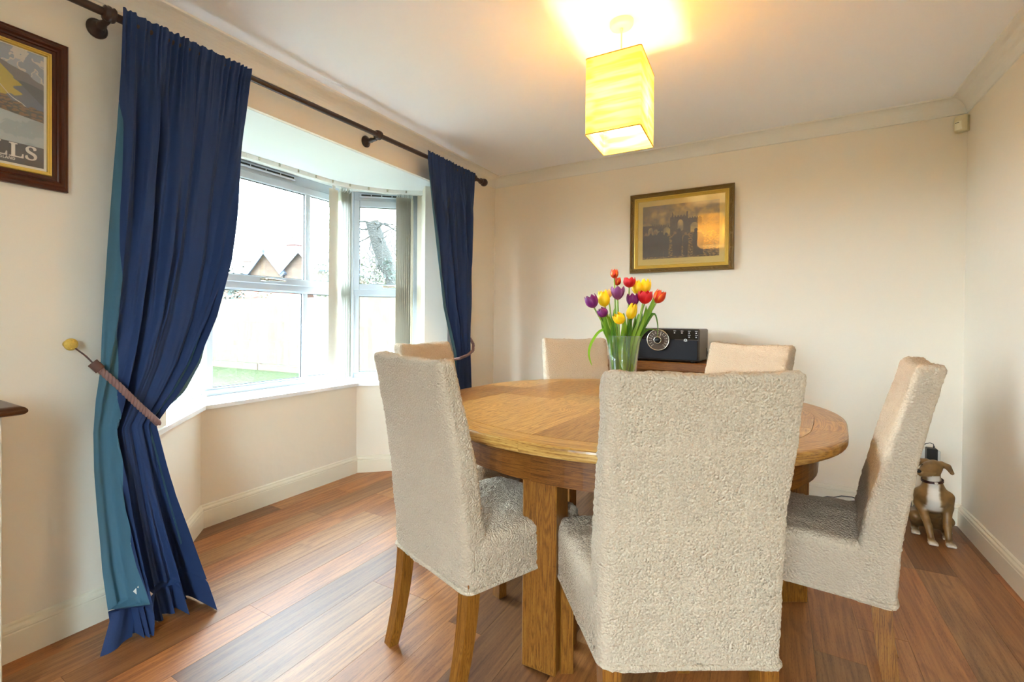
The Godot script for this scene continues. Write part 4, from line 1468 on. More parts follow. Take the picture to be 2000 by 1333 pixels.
func pictures() -> void:
	# gilt frame on the end wall
	var pc := thing("gilt_picture", "sepia print of a crowd before a ruined church in ornate gilt frame on end wall", "picture", Vector3(-1.466, 1.794, 0.012))
	var w := 0.688
	var h := 0.592
	for g in moulding(w, h, [[0.0, 0.0], [0.001, 0.022], [0.006, 0.027], [0.02, 0.021], [0.034, 0.016]], true):
		part("carved_moulding", g, M.goldcarve, pc, "dark gilt scrollwork moulding")
	for g in moulding(w - 0.062, h - 0.062, [[0.0, 0.012], [0.003, 0.022], [0.010, 0.024], [0.014, 0.018], [0.017, 0.02], [0.026, 0.012], [0.028, 0.004]]):
		part("gilt_slip", g, M.gold, pc, "bright gold inner slip")
	var g := G.new()
	g.box(Vector3(0, 0, 0.001), Vector3(w - 0.01, h - 0.01, 0.006))
	part("backing", g, M.polewood, pc)
	var iw := w - 0.062 - 0.054
	var ih := h - 0.062 - 0.054
	g = G.new()
	g.box(Vector3(0, 0, 0.005), Vector3(iw + 0.01, ih + 0.01, 0.002))
	part("mount", g, mat(Color(0.8, 0.7, 0.38), 0.7), pc)
	var pm := mat(Color(1, 1, 1), 0.6)
	pm.albedo_texture = sepia_print()
	var q := MeshInstance3D.new()
	var qm := QuadMesh.new()
	qm.size = Vector2(0.506, 0.392)
	part("print", qm, pm, pc).position = Vector3(0.0, 0.002, 0.0068)
	q.free()
	g = G.new()
	var cpm := mat(Color(0.62, 0.47, 0.22), 0.7)
	# faint handwritten line under the print: illegible strokes
	var xx := -0.14
	while xx < 0.12:
		var ln := rng.randf_range(0.008, 0.03)
		g.tube([Vector3(xx, -0.221, 0.0064), Vector3(xx + ln * 0.4, -0.217 - rng.randf() * 0.006, 0.0064), Vector3(xx + ln, -0.221, 0.0064)], [0.0006], 4)
		xx += ln + 0.006
	part("script_line", g, cpm, pc)
	g = G.new()
	g.box(Vector3(0, 0, 0.0095), Vector3(iw + 0.01, ih + 0.01, 0.002))
	var gl := mat(Color(1, 1, 1, 0.03), 0.04)
	gl.transparency = BaseMaterial3D.TRANSPARENCY_ALPHA
	part("glazing", g, gl, pc)

	# travel poster in mahogany frame at the left
	var ps := thing("poster_picture", "framed travel poster of a yellow hillside by water in a reddish-brown frame", "picture", Vector3(-W + 0.002, 1.841, 3.51), PI / 2)
	w = 0.642
	h = 0.516
	for gg in moulding(w, h, [[0.0, 0.0], [0.0, 0.014], [0.004, 0.02], [0.010, 0.022], [0.016, 0.026], [0.024, 0.025], [0.029, 0.018], [0.034, 0.0155], [0.036, 0.012], [0.047, 0.011], [0.049, 0.013]]):
		part("frame_side", gg, M.mahog, ps)
	for gg in moulding(w - 0.094, h - 0.094, [[0.0, 0.011], [0.002, 0.017], [0.006, 0.0175], [0.008, 0.014], [0.012, 0.0145], [0.0135, 0.006]]):
		part("gilt_slip", gg, M.gold, ps, "narrow gold inner slip")
	g = G.new()
	g.box(Vector3(0, 0, 0.003), Vector3(w - 0.02, h - 0.02, 0.004))
	part("mount", g, mat(Color(0.93, 0.91, 0.86), 0.7), ps)
	var pw := 0.506
	var ph := 0.384
	pm = mat(Color(1, 1, 1), 0.55)
	pm.albedo_texture = poster_print(pw, ph)
	qm = QuadMesh.new()
	qm.size = Vector2(pw, ph)
	part("print", qm, pm, ps).position = Vector3(0.0, 0.003, 0.0056)
	var ink := mat(Color(0.9, 0.87, 0.83), 0.6)
	var x0 := pw / 2
	# only the end of the title is in view
	text("LLS", 0.064, ink, ps, Vector3(x0 - 0.076, -ph / 2 + 0.046, 0.0062))
	text("GLAND", 0.0125, ink, ps, Vector3(x0 - 0.097, -ph / 2 + 0.017, 0.0062), "Droid Sans", true)
	g = G.new()
	g.box(Vector3(0, 0, 0.0095), Vector3(w - 0.11, h - 0.11, 0.002))
	part("glazing", g, gl, ps)

func sepia_print() -> ImageTexture:
	var w := 256
	var h := 198
	var im := Image.create(w, h, false, Image.FORMAT_RGB8)
	var nz := noise(71, 0.02, FastNoiseLite.TYPE_SIMPLEX, 4)
	var nf := noise(72, 0.11, FastNoiseLite.TYPE_SIMPLEX, 3)
	var sil := func(x: float, y: float) -> float:
		# figure: x in -1..1 round its middle, y 0 at feet .. 1 at head; > 0 inside
		if y > 1.0 or y < 0.0:
			return -1.0
		if y > 0.86:
			return 1.0 - pow((y - 0.93) / 0.07, 2.0) - pow(x / 0.22, 2.0)
		var hw := 0.42 - 0.12 * absf(y - 0.55) if y > 0.35 else 0.34
		if y > 0.78:
			hw = lerpf(0.4, 0.12, (y - 0.78) / 0.08)
		return hw - absf(x)
	var figs := [[12, 30, 92], [28, 26, 100], [44, 34, 96], [62, 30, 108], [82, 26, 88], [112, 22, 90], [126, 26, 100], [148, 22, 84], [182, 28, 96], [196, 24, 90]]
	for y in h:
		for x in w:
			var n := nz.get_noise_2d(x, y)
			var sky := Color(0.72, 0.58, 0.28).lerp(Color(0.42, 0.36, 0.24), clampf(0.45 + n * 0.8 - (x - 120) * 0.002, 0, 1))
			var c := sky
			# ruined church outline
			var top := 92.0
			if x < 30:
				top = 72
			elif x < 95:
				top = 66 + (x - 30) * 0.15 + (6.0 if (x / 4) % 2 else 0.0)
			elif x < 155:
				top = 42 + (5.0 if (x / 5) % 2 else 0.0) - (12.0 if absf(x - 104) < 3 or absf(x - 152) < 3 else 0.0)
			elif x < 200:
				top = 52 + (4.0 if (x / 4) % 2 else 0.0)
			else:
				top = 74 + n * 18.0
			if y > top:
				c = Color(0.36, 0.27, 0.16).lerp(Color(0.24, 0.17, 0.1), clampf(0.5 + nf.get_noise_2d(x, y), 0, 1))
				for wd in [[28, 110, 9, 30], [46, 112, 8, 26], [62, 114, 8, 24], [84, 112, 12, 30], [130, 100, 10, 42], [176, 108, 13, 36]]:
					var dx: float = (x - wd[0]) / float(wd[2])
					var yy: float = float(y - (wd[1] - wd[3]))
					if absf(dx) < 1.0 and yy > wd[3] * (0.45 - 0.45 * sqrt(1.0 - dx * dx)) and y < wd[1]:
						c = sky.lightened(0.08)
			if y > 112 + n * 10:
				c = Color(0.62, 0.47, 0.22).lerp(Color(0.2, 0.14, 0.08), clampf(0.5 + 1.3 * nf.get_noise_2d(x * 0.6 + y, y * 1.7 - x * 0.4), 0, 1))
			for f in figs:
				var s: float = sil.call((x - f[0]) / float(f[1]), (190.0 - y) / f[2])
				if s > 0.0:
					c = Color(0.16, 0.13, 0.085).lerp(Color(0.25, 0.2, 0.12), clampf(0.5 + nf.get_noise_2d(x * 1.2, y), 0, 1))
					if (190.0 - y) / f[2] > 0.88 and (int(f[0]) % 4) < 2:
						c = Color(0.5, 0.38, 0.24)
			im.set_pixel(x, y, c)
	return ImageTexture.create_from_image(im)

func poster_print(pw: float, ph: float) -> ImageTexture:
	var w := 512
	var h := 390
	var im := Image.create(w, h, false, Image.FORMAT_RGB8)
	var nz := noise(81, 0.014, FastNoiseLite.TYPE_SIMPLEX, 3)
	var nf := noise(82, 0.09, FastNoiseLite.TYPE_CELLULAR, 1)
	for j in h:
		for i in w:
			# metres from the right edge and down from the top
			var x := (1.0 - float(i) / w) * pw
			var y := float(j) / h * ph
			var n := nz.get_noise_2d(i, j)
			var c := Color(0.82, 0.8, 0.77) if n + y * 2.2 > 0.22 else Color(0.58, 0.63, 0.7)
			if y > 0.036 and n > 0.3:
				c = Color(0.66, 0.7, 0.75)
			if y > 0.098 - 0.05 * sin(clampf(x / 0.2, 0, 1) * 2.0) + n * 0.006:
				c = Color(0.46, 0.46, 0.47)
			if y > 0.118 - 0.012 * sin(x * 26.0) and x < 0.07:
				c = Color(0.33, 0.35, 0.38)
			# lit slope running down to the right
			var sl := 0.155 - (x - 0.02) * 0.92
			if y > sl and y > 0.03:
				c = Color(0.40, 0.44, 0.49)
				if y < sl + 0.09 + 0.03 * sin(x * 60.0) and x > 0.07 + 0.012 * sin(y * 200.0):
					c = Color(0.74, 0.66, 0.24)
			if absf(y - (0.195 - (x - 0.045) * 0.8 + 0.004 * sin(x * 90.0))) < 0.0016 and x > 0.045 and x < 0.2:
				c = Color(0.85, 0.85, 0.83)
			if y > 0.185 - (0.02 if x > 0.05 else 0.0) * sin((x - 0.05) * 20.0) + n * 0.008:
				c = Color(0.27, 0.25, 0.21) if nf.get_noise_2d(i * 0.7, j * 1.6) > -0.55 else Color(0.5, 0.37, 0.2)
			if y > 0.228 - x * 0.12:
				c = Color(0.60, 0.65, 0.66) if n * 1.4 + sin(y * 160.0 + n * 8.0) * 0.25 > 0.1 else Color(0.68, 0.72, 0.72)
			if y > 0.315:
				c = Color(0.2, 0.17, 0.165)
			im.set_pixel(i, j, c)
	return ImageTexture.create_from_image(im)

# ---------------------------------------------------------------- pendant lamp
func lamp(at: Vector3, label: String, power: float) -> void:
	var l := thing("pendant_lamp", label, "lamp", at, 0.035)
	var cream := mat(Color(0.93, 0.92, 0.88), 0.4)
	var g := G.new()
	g.lathe([[0.0, H - 0.028], [0.03, H - 0.028], [0.042, H - 0.025], [0.046, H - 0.018], [0.047, H]], 32)
	part("ceiling_rose", g, cream, l)
	g = G.new()
	g.tube([Vector3(0, H - 0.026, 0), Vector3(0, 2.16, 0)], [0.0032], 10)
	g.tube([Vector3(0, H - 0.027, 0), Vector3(0, H - 0.04, 0)], [0.006], 10)
	part("cord", g, cream, l)
	g = G.new()
	g.lathe([[0.0, 2.095], [0.019, 2.095], [0.02, 2.12], [0.016, 2.15], [0.008, 2.168], [0.0, 2.168]], 20)
	part("lamp_holder", g, cream, l)
	var bulb := mat(Color(1, 0.95, 0.85), 0.4)
	bulb.emission_enabled = true
	bulb.emission = Color(1.0, 0.83, 0.5)
	bulb.emission_energy_multiplier = 4.0
	g = G.new()
	g.lathe([[0.0, 1.985], [0.016, 1.988], [0.027, 2.0], [0.031, 2.02], [0.027, 2.045], [0.017, 2.075], [0.014, 2.098]], 20)
	part("bulb", g, bulb, l)
	# shade: fabric panels with rounded corners over wire rims
	var hx := 0.107
	var hz := 0.147
	var y0 := 1.9
	var y1 := 2.206
	var fab := mat(Color(0.97, 0.9, 0.68), 0.9, 0.1)
	var wv := noise(91, 0.03, FastNoiseLite.TYPE_SIMPLEX, 3)
	var im := wv.get_seamless_image(24, 256)
	im.resize(256, 256, Image.INTERPOLATE_CUBIC)
	var im2 := im.duplicate()
	im2.convert(Image.FORMAT_RGB8)
	for y in 256:
		for x in 256:
			var v: float = im2.get_pixel(x, y).r
			im2.set_pixel(x, y, Color(1, 1, 1).lerp(Color(0.86, 0.8, 0.66), clampf((v - 0.35) * 2.2, 0, 1)))
	fab.albedo_texture = ImageTexture.create_from_image(im2)
	fab.backlight_enabled = true
	fab.backlight = Color(0.95, 0.86, 0.6)
	var outline := []
	for c in [[1, 1, 0.0], [-1, 1, 0.5], [-1, -1, 1.0], [1, -1, 1.5]]:
		for k in 4:
			var a: float = (c[2] + k / 3.0 * 0.5) * PI
			outline.append(Vector2(c[0] * (hx - 0.008) + 0.008 * cos(a), c[1] * (hz - 0.008) + 0.008 * sin(a)))
	outline.append(outline[0])
	g = G.new()
	var dist := 0.0
	for k in outline.size() - 1:
		var a: Vector2 = outline[k]; var b: Vector2 = outline[k + 1]
		var d2 := dist + a.distance_to(b)
		var b0 := g.v.size()
		g.quad(Vector3(a.x, y0, a.y), Vector3(b.x, y0, b.y), Vector3(b.x, y1, b.y), Vector3(a.x, y1, a.y), Vector3(a.x + b.x, 0, a.y + b.y))
		for z in range(b0, g.v.size()):
			var on_a := Vector2(g.v[z].x, g.v[z].z).distance_to(a) < 1e-4
			g.t[z] = Vector2((dist if on_a else d2) * 3.0, g.v[z].y * 3.2)
		dist = d2
	part("lamp_shade", g, fab, l)
	g = G.new()
	var tape := mat(Color(0.85, 0.68, 0.36), 0.8)
	for y in [y0, y1]:
		var pp := []
		for o in outline:
			pp.append(Vector3(o.x, y, o.y))
		g.tube(pp, [0.0024], 6, false)
	part("rim_wire", g, tape, l)
	g = G.new()
	for s in [-1, 1]:
		g.tube([Vector3(0.02 * s, 2.12, 0), Vector3(hx * s, y1 - 0.004, 0)], [0.0016], 6)
		g.tube([Vector3(0, 2.12, 0.02 * s), Vector3(0, y1 - 0.004, hz * s)], [0.0016], 6)
	part("spider", g, M.white, l)
	var om := OmniLight3D.new()
	om.name = numbered("bulb_light")
	om.light_color = Color(1.0, 0.84, 0.56)
	om.light_energy = power
	om.light_size = 0.03
	om.omni_range = 9.0
	om.omni_attenuation = 2.0
	om.shadow_enabled = true
	l.add_child(om)
	om.position = Vector3(0, 2.03, 0)

# ---------------------------------------------------------------- sideboard and radio
func sideboard_radio() -> void:
	var x0 := -2.02
	var x1 := -1.215
	var zf := 0.425
	var s := thing("sideboard", "oak sideboard against the end wall with the black radio on it", "sideboard", Vector3((x0 + x1) / 2, 0, 0.02))
	var hw := (x1 - x0) / 2
	var g := G.new()
	g.grain = 0
	g.box(Vector3(0, 0.842, (zf - 0.02) / 2), Vector3(hw * 2, 0.06, zf - 0.02), 0.006)
	part("top", g, M.oakdark, s)
	g = G.new()
	g.grain = 0
	g.box(Vector3(0, 0.44, 0.19), Vector3(hw * 2 - 0.05, 0.742, 0.36), 0.004)
	part("body", g, M.oakdark, s)
	for k in 2:
		g = G.new()
		g.grain = 1
		g.box(Vector3((k - 0.5) * (hw - 0.03), 0.34, 0.378), Vector3(hw - 0.06, 0.48, 0.018), 0.004)
		var d := part("door", g, M.oak[1], s)
		g = G.new()
		g.ball(Vector3((k - 0.5) * 0.09, 0.4, 0.397), Vector3(0.013, 0.013, 0.013))
		part("knob", g, M.chrome, d)
		g = G.new()
		g.box(Vector3((k - 0.5) * (hw - 0.03), 0.69, 0.378), Vector3(hw - 0.06, 0.16, 0.018), 0.004)
		d = part("drawer", g, M.oak[2], s)
		g = G.new()
		g.ball(Vector3((k - 0.5) * (hw - 0.03), 0.69, 0.397), Vector3(0.013, 0.013, 0.013))
		part("knob", g, M.chrome, d)
	for e in [[-1, 0.05], [1, 0.05], [-1, 0.33], [1, 0.33]]:
		g = G.new()
		g.grain = 1
		g.box(Vector3(e[0] * (hw - 0.05), 0.04, e[1]), Vector3(0.05, 0.08, 0.05), 0.003)
		part("leg", g, M.oakdark, s)

	var r := thing("radio", "black retro music radio with a big chrome tuning dial on the sideboard", "radio", Vector3(-1.5265, 0.872, 0.40), -0.06)
	var rw := 0.488
	var rh := 0.21
	var walnut := mat(Color(0.2, 0.155, 0.12), 0.35)
	g = G.new()
	g.box(Vector3(0, 0.009 + rh / 2, -0.15), Vector3(rw, rh, 0.29), 0.007)
	part("body", g, walnut, r)
	g = G.new()
	g.box(Vector3(0, 0.009 + rh - 0.039, -0.004), Vector3(rw - 0.022, 0.062, 0.012), 0.002)
	part("control_panel", g, mat(Color(0.05, 0.042, 0.04), 0.2), r)
	g = G.new()
	g.box(Vector3(0, 0.009 + 0.075, -0.006), Vector3(rw - 0.022, 0.132, 0.012), 0.003)
	var gr := tri_tex(mat(Color(0.055, 0.065, 0.1), 0.8), noise(95, 0.4, FastNoiseLite.TYPE_SIMPLEX, 1).get_seamless_image(128, 128), 12.0, 0.05)
	part("speaker_grille", g, gr, r)
	var dial := func(cx: float, cy: float, rad: float) -> void:
		var dg := G.new()
		dg.xf = Transform3D(Basis(Vector3(1, 0, 0), Vector3(0, 0, 1), Vector3(0, -1, 0)), Vector3(cx, cy, 0.002))
		dg.lathe([[rad * 0.88, 0.0], [rad, 0.001], [rad, 0.008], [rad * 0.96, 0.011], [rad * 0.9, 0.010], [rad * 0.88, 0.004]], 40)
		var dd := part("dial", dg, M.chrome, r)
		dg = G.new()
		dg.xf = Transform3D(Basis(Vector3(1, 0, 0), Vector3(0, 0, 1), Vector3(0, -1, 0)), Vector3(cx, cy, 0.002))
		dg.lathe([[rad * 0.89, 0.003], [rad * 0.4, 0.0045], [0.0, 0.0045]], 40)
		part("dial_face", dg, mat(Color(0.3, 0.25, 0.21), 0.3), dd)
		dg = G.new()
		for k in 15:
			var an := PI * (1.25 - 1.5 * k / 14.0)
			for e in [0.77, 0.62]:
				dg.xf = Transform3D(Basis(Vector3(0, 0, 1), an), Vector3(cx, cy, 0.007))
				dg.box(Vector3(rad * e, 0, 0), Vector3(rad * (0.06 if e < 0.7 else 0.085), rad * 0.05, 0.0008))
		dg.xf = Transform3D(Basis(Vector3(0, 0, 1), 1.15), Vector3(cx, cy, 0.0075))
		dg.box(Vector3(rad * 0.5, 0, 0), Vector3(rad * 0.3, rad * 0.03, 0.0008))
		part("dial_mark", dg, mat(Color(0.85, 0.82, 0.74), 0.5), dd)
		dg = G.new()
		dg.xf = Transform3D(Basis(Vector3(1, 0, 0), Vector3(0, 0, 1), Vector3(0, -1, 0)), Vector3(cx, cy, 0.006))
		dg.lathe([[rad * 0.36, 0.0], [rad * 0.36, 0.014], [rad * 0.33, 0.018], [rad * 0.28, 0.017]], 30)
		part("knob_ring", dg, M.chrome, dd)
		dg = G.new()
		dg.xf = Transform3D(Basis(Vector3(1, 0, 0), Vector3(0, 0, 1), Vector3(0, -1, 0)), Vector3(cx, cy, 0.006))
		dg.lathe([[rad * 0.29, 0.0], [rad * 0.29, 0.016], [0.0, 0.018]], 30)
		part("knob", dg, M.black, dd)
	dial.call(-0.004, 0.143, 0.072)
	for e in [-0.118, 0.0]:
		if e < 0.0:
			dial.call(e, 0.182, 0.024)
	var wm := mat(Color(0.8, 0.8, 0.78), 0.5)
	for q in [[0.098, 0], [0.142, 0], [0.185, 0], [0.226, 0], [0.185, 1], [0.226, 1]]:
		g = G.new()
		g.xf = Transform3D(Basis(Vector3(1, 0, 0), Vector3(0, 0, 1), Vector3(0, -1, 0)), Vector3(q[0], 0.193 - 0.026 * q[1], 0.002))
		g.lathe([[0.008, 0.0], [0.008, 0.003], [0.0, 0.004]], 16)
		var bt := part("button", g, M.black, r)
		g = G.new()
		g.box(Vector3(q[0], 0.193 - 0.026 * q[1], 0.0068), Vector3(0.006, 0.006, 0.001))
		part("button_mark", g, wm, bt)
		g = G.new()
		g.box(Vector3(q[0], 0.2055 - 0.026 * q[1], 0.0025), Vector3(0.015, 0.0028, 0.001))
		part("button_mark", g, wm, bt)
	g = G.new()
	g.box(Vector3(0.17, 0.149, 0.0015), Vector3(0.145, 0.006, 0.003), 0.001)
	part("disc_slot", g, walnut, r)
	g = G.new()
	g.xf = Transform3D(Basis(Vector3(1, 0, 0), Vector3(0, 0, 1), Vector3(0, -1, 0)), Vector3(0.163, 0.147, 0.003))
	g.lathe([[0.009, 0.0], [0.009, 0.0008], [0.006, 0.0009]], 20)
	g.xf = Transform3D()
	g.box(Vector3(0.163, 0.142, 0.0035), Vector3(0.02, 0.005, 0.001))
	part("disc_emblem", g, wm, r)
	g = G.new()
	g.box(Vector3(0.2445, 0.06, -0.25), Vector3(0.004, 0.06, 0.02), 0.001)
	g.box(Vector3(0.2445, 0.055, -0.265), Vector3(0.004, 0.02, 0.05), 0.001)
	part("socket", g, M.black, r)
	for k in 4:
		g = G.new()
		g.xf = Transform3D(Basis(), Vector3((0.2 if k % 2 else -0.2), 0, (-0.03 if k < 2 else -0.26)))
		g.lathe([[0.0, 0.0], [0.012, 0.0], [0.013, 0.009], [0.0, 0.01]], 16)
		part("foot", g, M.black, r)

# ---------------------------------------------------------------- vase and tulips
func blade(g: G, pts: Array, wd: float, cup: float, twist: float, side: Vector3) -> void:
	var cv := Curve3D.new()
	for k in pts.size():
		var tan: Vector3 = (pts[mini(k + 1, pts.size() - 1)] - pts[maxi(k - 1, 0)]) * 0.18
		cv.add_point(pts[k], -tan, tan)
	var ln := cv.get_baked_length()
	g.patch(6, 22, func(a: float, b: float) -> Vector3:
		var o := cv.sample_baked(ln * b, true)
		var d := (cv.sample_baked(minf(ln, ln * b + 0.006), true) - cv.sample_baked(maxf(0.0, ln * b - 0.006), true)).normalized()
		var x := (side - d * side.dot(d)).normalized().rotated(d, twist * b)
		var w := wd * (pow(sin(PI * pow(clampf(b * 0.97 + 0.03, 0, 1), 0.8)), 0.7) if b < 1.0 else 0.0)
		var s := (a - 0.5) * 2.0
		return o + x * s * w * 0.5 + d.cross(x) * (s * s) * w * cup)

func vase_tulips() -> void:
	var at := Vector3(-1.469, 0.77, 1.55)
	var v := thing("glass_vase", "clear flared glass vase of water holding tulips on the oak table", "vase", at)
	var gm := mat(Color(0.95, 1.0, 0.97, 0.008), 0.0)
	gm.transparency = BaseMaterial3D.TRANSPARENCY_ALPHA
	var g := G.new()
	var hh := 0.302
	var rad := func(y: float) -> float: return lerpf(0.047, 0.076, pow(y / hh, 1.1))
	var pf := []
	for k in 11:
		pf.append([rad.call(hh * k / 10.0), hh * k / 10.0])
	pf.append([rad.call(hh) - 0.002, hh + 0.0015])
	for k in range(10, 0, -1):
		pf.append([rad.call(hh * k / 10.0) - 0.0035, hh * k / 10.0])
	pf.append([0.04, 0.018]); pf.append([0.0, 0.018])
	g.lathe([[0.0, 0.0], [0.047, 0.0]] + pf.slice(1), 40)
	part("glass_body", g, gm, v)
	var rm := mat(Color(0.86, 0.93, 0.9), 0.05)
	g = G.new()
	var rp := []
	for k in 41:
		rp.append(Vector3(rad.call(hh) * cos(TAU * k / 40.0), hh, rad.call(hh) * sin(TAU * k / 40.0)) * Vector3(0.985, 1, 0.985))
	g.tube(rp, [0.0017], 6, false)
	var rg := mat(Color(0.9, 1, 0.95, 0.12), 0.05)
	rg.transparency = BaseMaterial3D.TRANSPARENCY_ALPHA
	part("rim", g, rg, v)
	g = G.new()
	var wl := 0.222
	g.lathe([[0.0, 0.019], [0.041, 0.019], [rad.call(0.06) - 0.005, 0.06], [rad.call(0.12) - 0.005, 0.12], [rad.call(0.18) - 0.005, 0.18], [rad.call(wl) - 0.005, wl], [0.0, wl - 0.001]], 40)
	var wm := mat(Color(0.9, 1.0, 0.9, 0.01), 0.0)
	wm.transparency = BaseMaterial3D.TRANSPARENCY_ALPHA
	part("water", g, wm, v)

	var green := mat(Color(0.42, 0.58, 0.16), 0.45)
	green.backlight_enabled = true
	green.backlight = Color(0.55, 0.7, 0.15)
	var green2 := mat(Color(0.27, 0.43, 0.13), 0.45)
	green2.backlight_enabled = true
	green2.backlight = Color(0.35, 0.5, 0.1)
	var stem := mat(Color(0.55, 0.66, 0.27), 0.5)
	var petal := func(c: Color, c2: Color) -> StandardMaterial3D:
		var m := mat(Color(1, 1, 1), 0.45)
		m.vertex_color_use_as_albedo = true
		m.set_meta("a", c)
		m.set_meta("b", c2)
		m.backlight_enabled = true
		m.backlight = Color(0.3, 0.3, 0.3)
		return m
	var red: StandardMaterial3D = petal.call(Color(0.82, 0.05, 0.12), Color(0.88, 0.16, 0.22))
	var yel: StandardMaterial3D = petal.call(Color(0.97, 0.80, 0.05), Color(0.97, 0.86, 0.16))
	var pur: StandardMaterial3D = petal.call(Color(0.43, 0.07, 0.40), Color(0.58, 0.2, 0.52))
	var lil: StandardMaterial3D = petal.call(Color(0.50, 0.2, 0.45), Color(0.66, 0.42, 0.62))
	var ora: StandardMaterial3D = petal.call(Color(0.78, 0.16, 0.08), Color(0.96, 0.58, 0.1))
	var pal: StandardMaterial3D = petal.call(Color(0.93, 0.7, 0.4), Color(0.95, 0.8, 0.45))
	# label, place of the flower, material, radius, height, tilt, openness
	var fl := [
		["tall orange tulip, topmost flower of the bouquet", Vector3(-0.05, 0.572, -0.027), ora, 0.019, 0.047, Vector3(0, 1, 0), 0.75],
		["small orange-red tulip just under the topmost orange one", Vector3(-0.045, 0.54, -0.054), ora, 0.018, 0.042, Vector3(0.1, 1, 0), 0.75],
		["tall open red tulip at the top middle of the bouquet", Vector3(0.012, 0.528, -0.056), red, 0.028, 0.052, Vector3(0.0, 1, 0.05), 0.95],
		["pale lilac tulip with pointed spread petals, left of the middle", Vector3(-0.022, 0.468, 0.017), lil, 0.029, 0.066, Vector3(0, 1, 0), 1.12],
		["large yellow egg-shaped tulip on the left of the bouquet", Vector3(-0.07, 0.436, 0.049), yel, 0.028, 0.08, Vector3(-0.16, 1, 0.05), 0.6],
		["purple tulip leaning furthest out to the left", Vector3(-0.106, 0.43, 0.095), pur, 0.03, 0.066, Vector3(-0.36, 1, 0.15), 0.9],
		["small drooping purple tulip low on the left of the bouquet", Vector3(-0.052, 0.393, 0.09), pur, 0.024, 0.048, Vector3(-0.7, 0.8, 0.3), 0.7],
		["yellow tulip behind the red ones at upper right, the left of two", Vector3(0.042, 0.498, -0.088), yel, 0.024, 0.07, Vector3(-0.08, 1, 0), 0.6],
		["yellow tulip behind the red ones at upper right, the right of two", Vector3(0.067, 0.502, -0.12), yel, 0.026, 0.074, Vector3(0.1, 1, 0), 0.7],
		["dark purple tulip in the middle, beside the front red tulip", Vector3(0.04, 0.438, -0.015), pur, 0.028, 0.064, Vector3(-0.05, 1, 0.1), 0.9],
		["big red tulip at the front right of the bouquet", Vector3(0.088, 0.449, -0.02), red, 0.032, 0.064, Vector3(0.12, 1, 0.1), 1.0],
		["yellow tulip tilted right at the front, above the lowest yellow one", Vector3(0.042, 0.378, 0.06), yel, 0.023, 0.078, Vector3(0.28, 1, 0.1), 0.55],
		["lowest yellow tulip at the front, nodding left over the vase", Vector3(0.022, 0.362, 0.09), yel, 0.026, 0.056, Vector3(-0.5, 0.75, 0.4), 0.7],
		["red-orange tulip leaning out furthest to the right behind a leaf", Vector3(0.125, 0.455, -0.085), ora, 0.027, 0.066, Vector3(0.45, 1, -0.1), 0.85],
		["pale orange tulip half hidden behind the lilac one", Vector3(-0.075, 0.48, -0.022), pal, 0.019, 0.044, Vector3(-0.1, 1, 0), 0.7]]
	var idx := 0
	for f in fl:
		idx += 1
		var t := thing("tulip", f[0], "tulip", at, 0.0, "tulips in the glass vase")
		var p: Vector3 = f[1]
		var up: Vector3 = (f[5] as Vector3).normalized()
		# the view's right vector keeps the listed tilt; stems start near the vase floor on the far side
		var foot := Vector3(-p.x * 0.22 + 0.02 * sin(idx * 2.4), 0.024, -p.z * 0.2 + 0.02 * cos(idx * 2.4))
		var neck := Vector3(clampf(p.x, -0.075, 0.075) * 0.62, 0.30, clampf(p.z, -0.075, 0.075) * 0.62)
		var cv := Curve3D.new()
		cv.add_point(foot, Vector3.ZERO, (neck - foot) * 0.3)
		cv.add_point(neck, -(p - foot).normalized() * 0.07, (p - foot).normalized() * 0.05)
		cv.add_point(p, -up * 0.06, Vector3.ZERO)
		var pts := []
		for k in 25:
			pts.append(cv.sample_baked(cv.get_baked_length() * k / 24.0))
		g = G.new()
		g.tube(pts, [0.0036], 8)
		part("stem", g, stem, t)
		var m: StandardMaterial3D = f[2]
		var bx := up.cross(Vector3(0.1, 0.2, 1)).normalized()
		var bs := Basis(bx, up, bx.cross(up))
		var rr: float = f[3]
		var th: float = f[4]
		var op: float = f[6]
		for k in 6:
			var pg := G.new()
			var an := TAU * k / 6.0 + idx * 0.7
			var inr := 0.9 if k % 2 else 1.0
			pg.xf = Transform3D(bs, p) * Transform3D(Basis(Vector3.UP, an), Vector3.ZERO)
			var ca: Color = m.get_meta("a")
			var cb: Color = m.get_meta("b")
			pg.patch(8, 10, func(a: float, b: float) -> Vector3:
				var s := (a - 0.5) * 2.0
				var prof := sin(PI * pow(b, 0.62) * lerpf(0.88, 0.62, clampf(op - 0.4, 0, 0.7) / 0.7))
				var rad2 := rr * inr * maxf(prof, 0.06) * (1.0 + maxf(0.0, op - 0.9) * 0.9 * b * b)
				var half := 0.75 * pow(sin(PI * clampf(0.12 + 0.88 * b, 0, 1)), 0.65) if b < 1.0 else 0.03
				var ang := s * half
				return Vector3(rad2 * cos(ang) * (1.0 - 0.06 * s * s), b * th * (1.0 - 0.06 * s * s), rad2 * sin(ang)))
			for z in pg.v.size():
				var local: Vector3 = pg.xf.affine_inverse() * pg.v[z]
				var e := clampf(absf(local.z) / (rr * 0.7), 0, 1)
				var cc := ca.lerp(cb, smoothstep(0.35, 1.0, e) * (0.85 if m != ora else 1.0) + (0.25 * clampf(local.y / th, 0, 1) if m == ora else 0.0))
				pg.c[z] = cc.lerp(Color(0.85, 0.8, 0.5), 0.5 * smoothstep(0.16, 0.0, local.y / th)).srgb_to_linear()
			part("petal", pg, m, t)
		# leaves of this tulip
		var dirs := Vector3(p.x, 0, p.z)
		if dirs.length() < 0.02:
			dirs = Vector3(0.03, 0, 0.03)
		dirs = dirs.normalized()
		var ll: Vector3 = neck + dirs * 0.03 + Vector3(0, 0.03 + 0.012 * (idx % 4), 0)
		g = G.new()
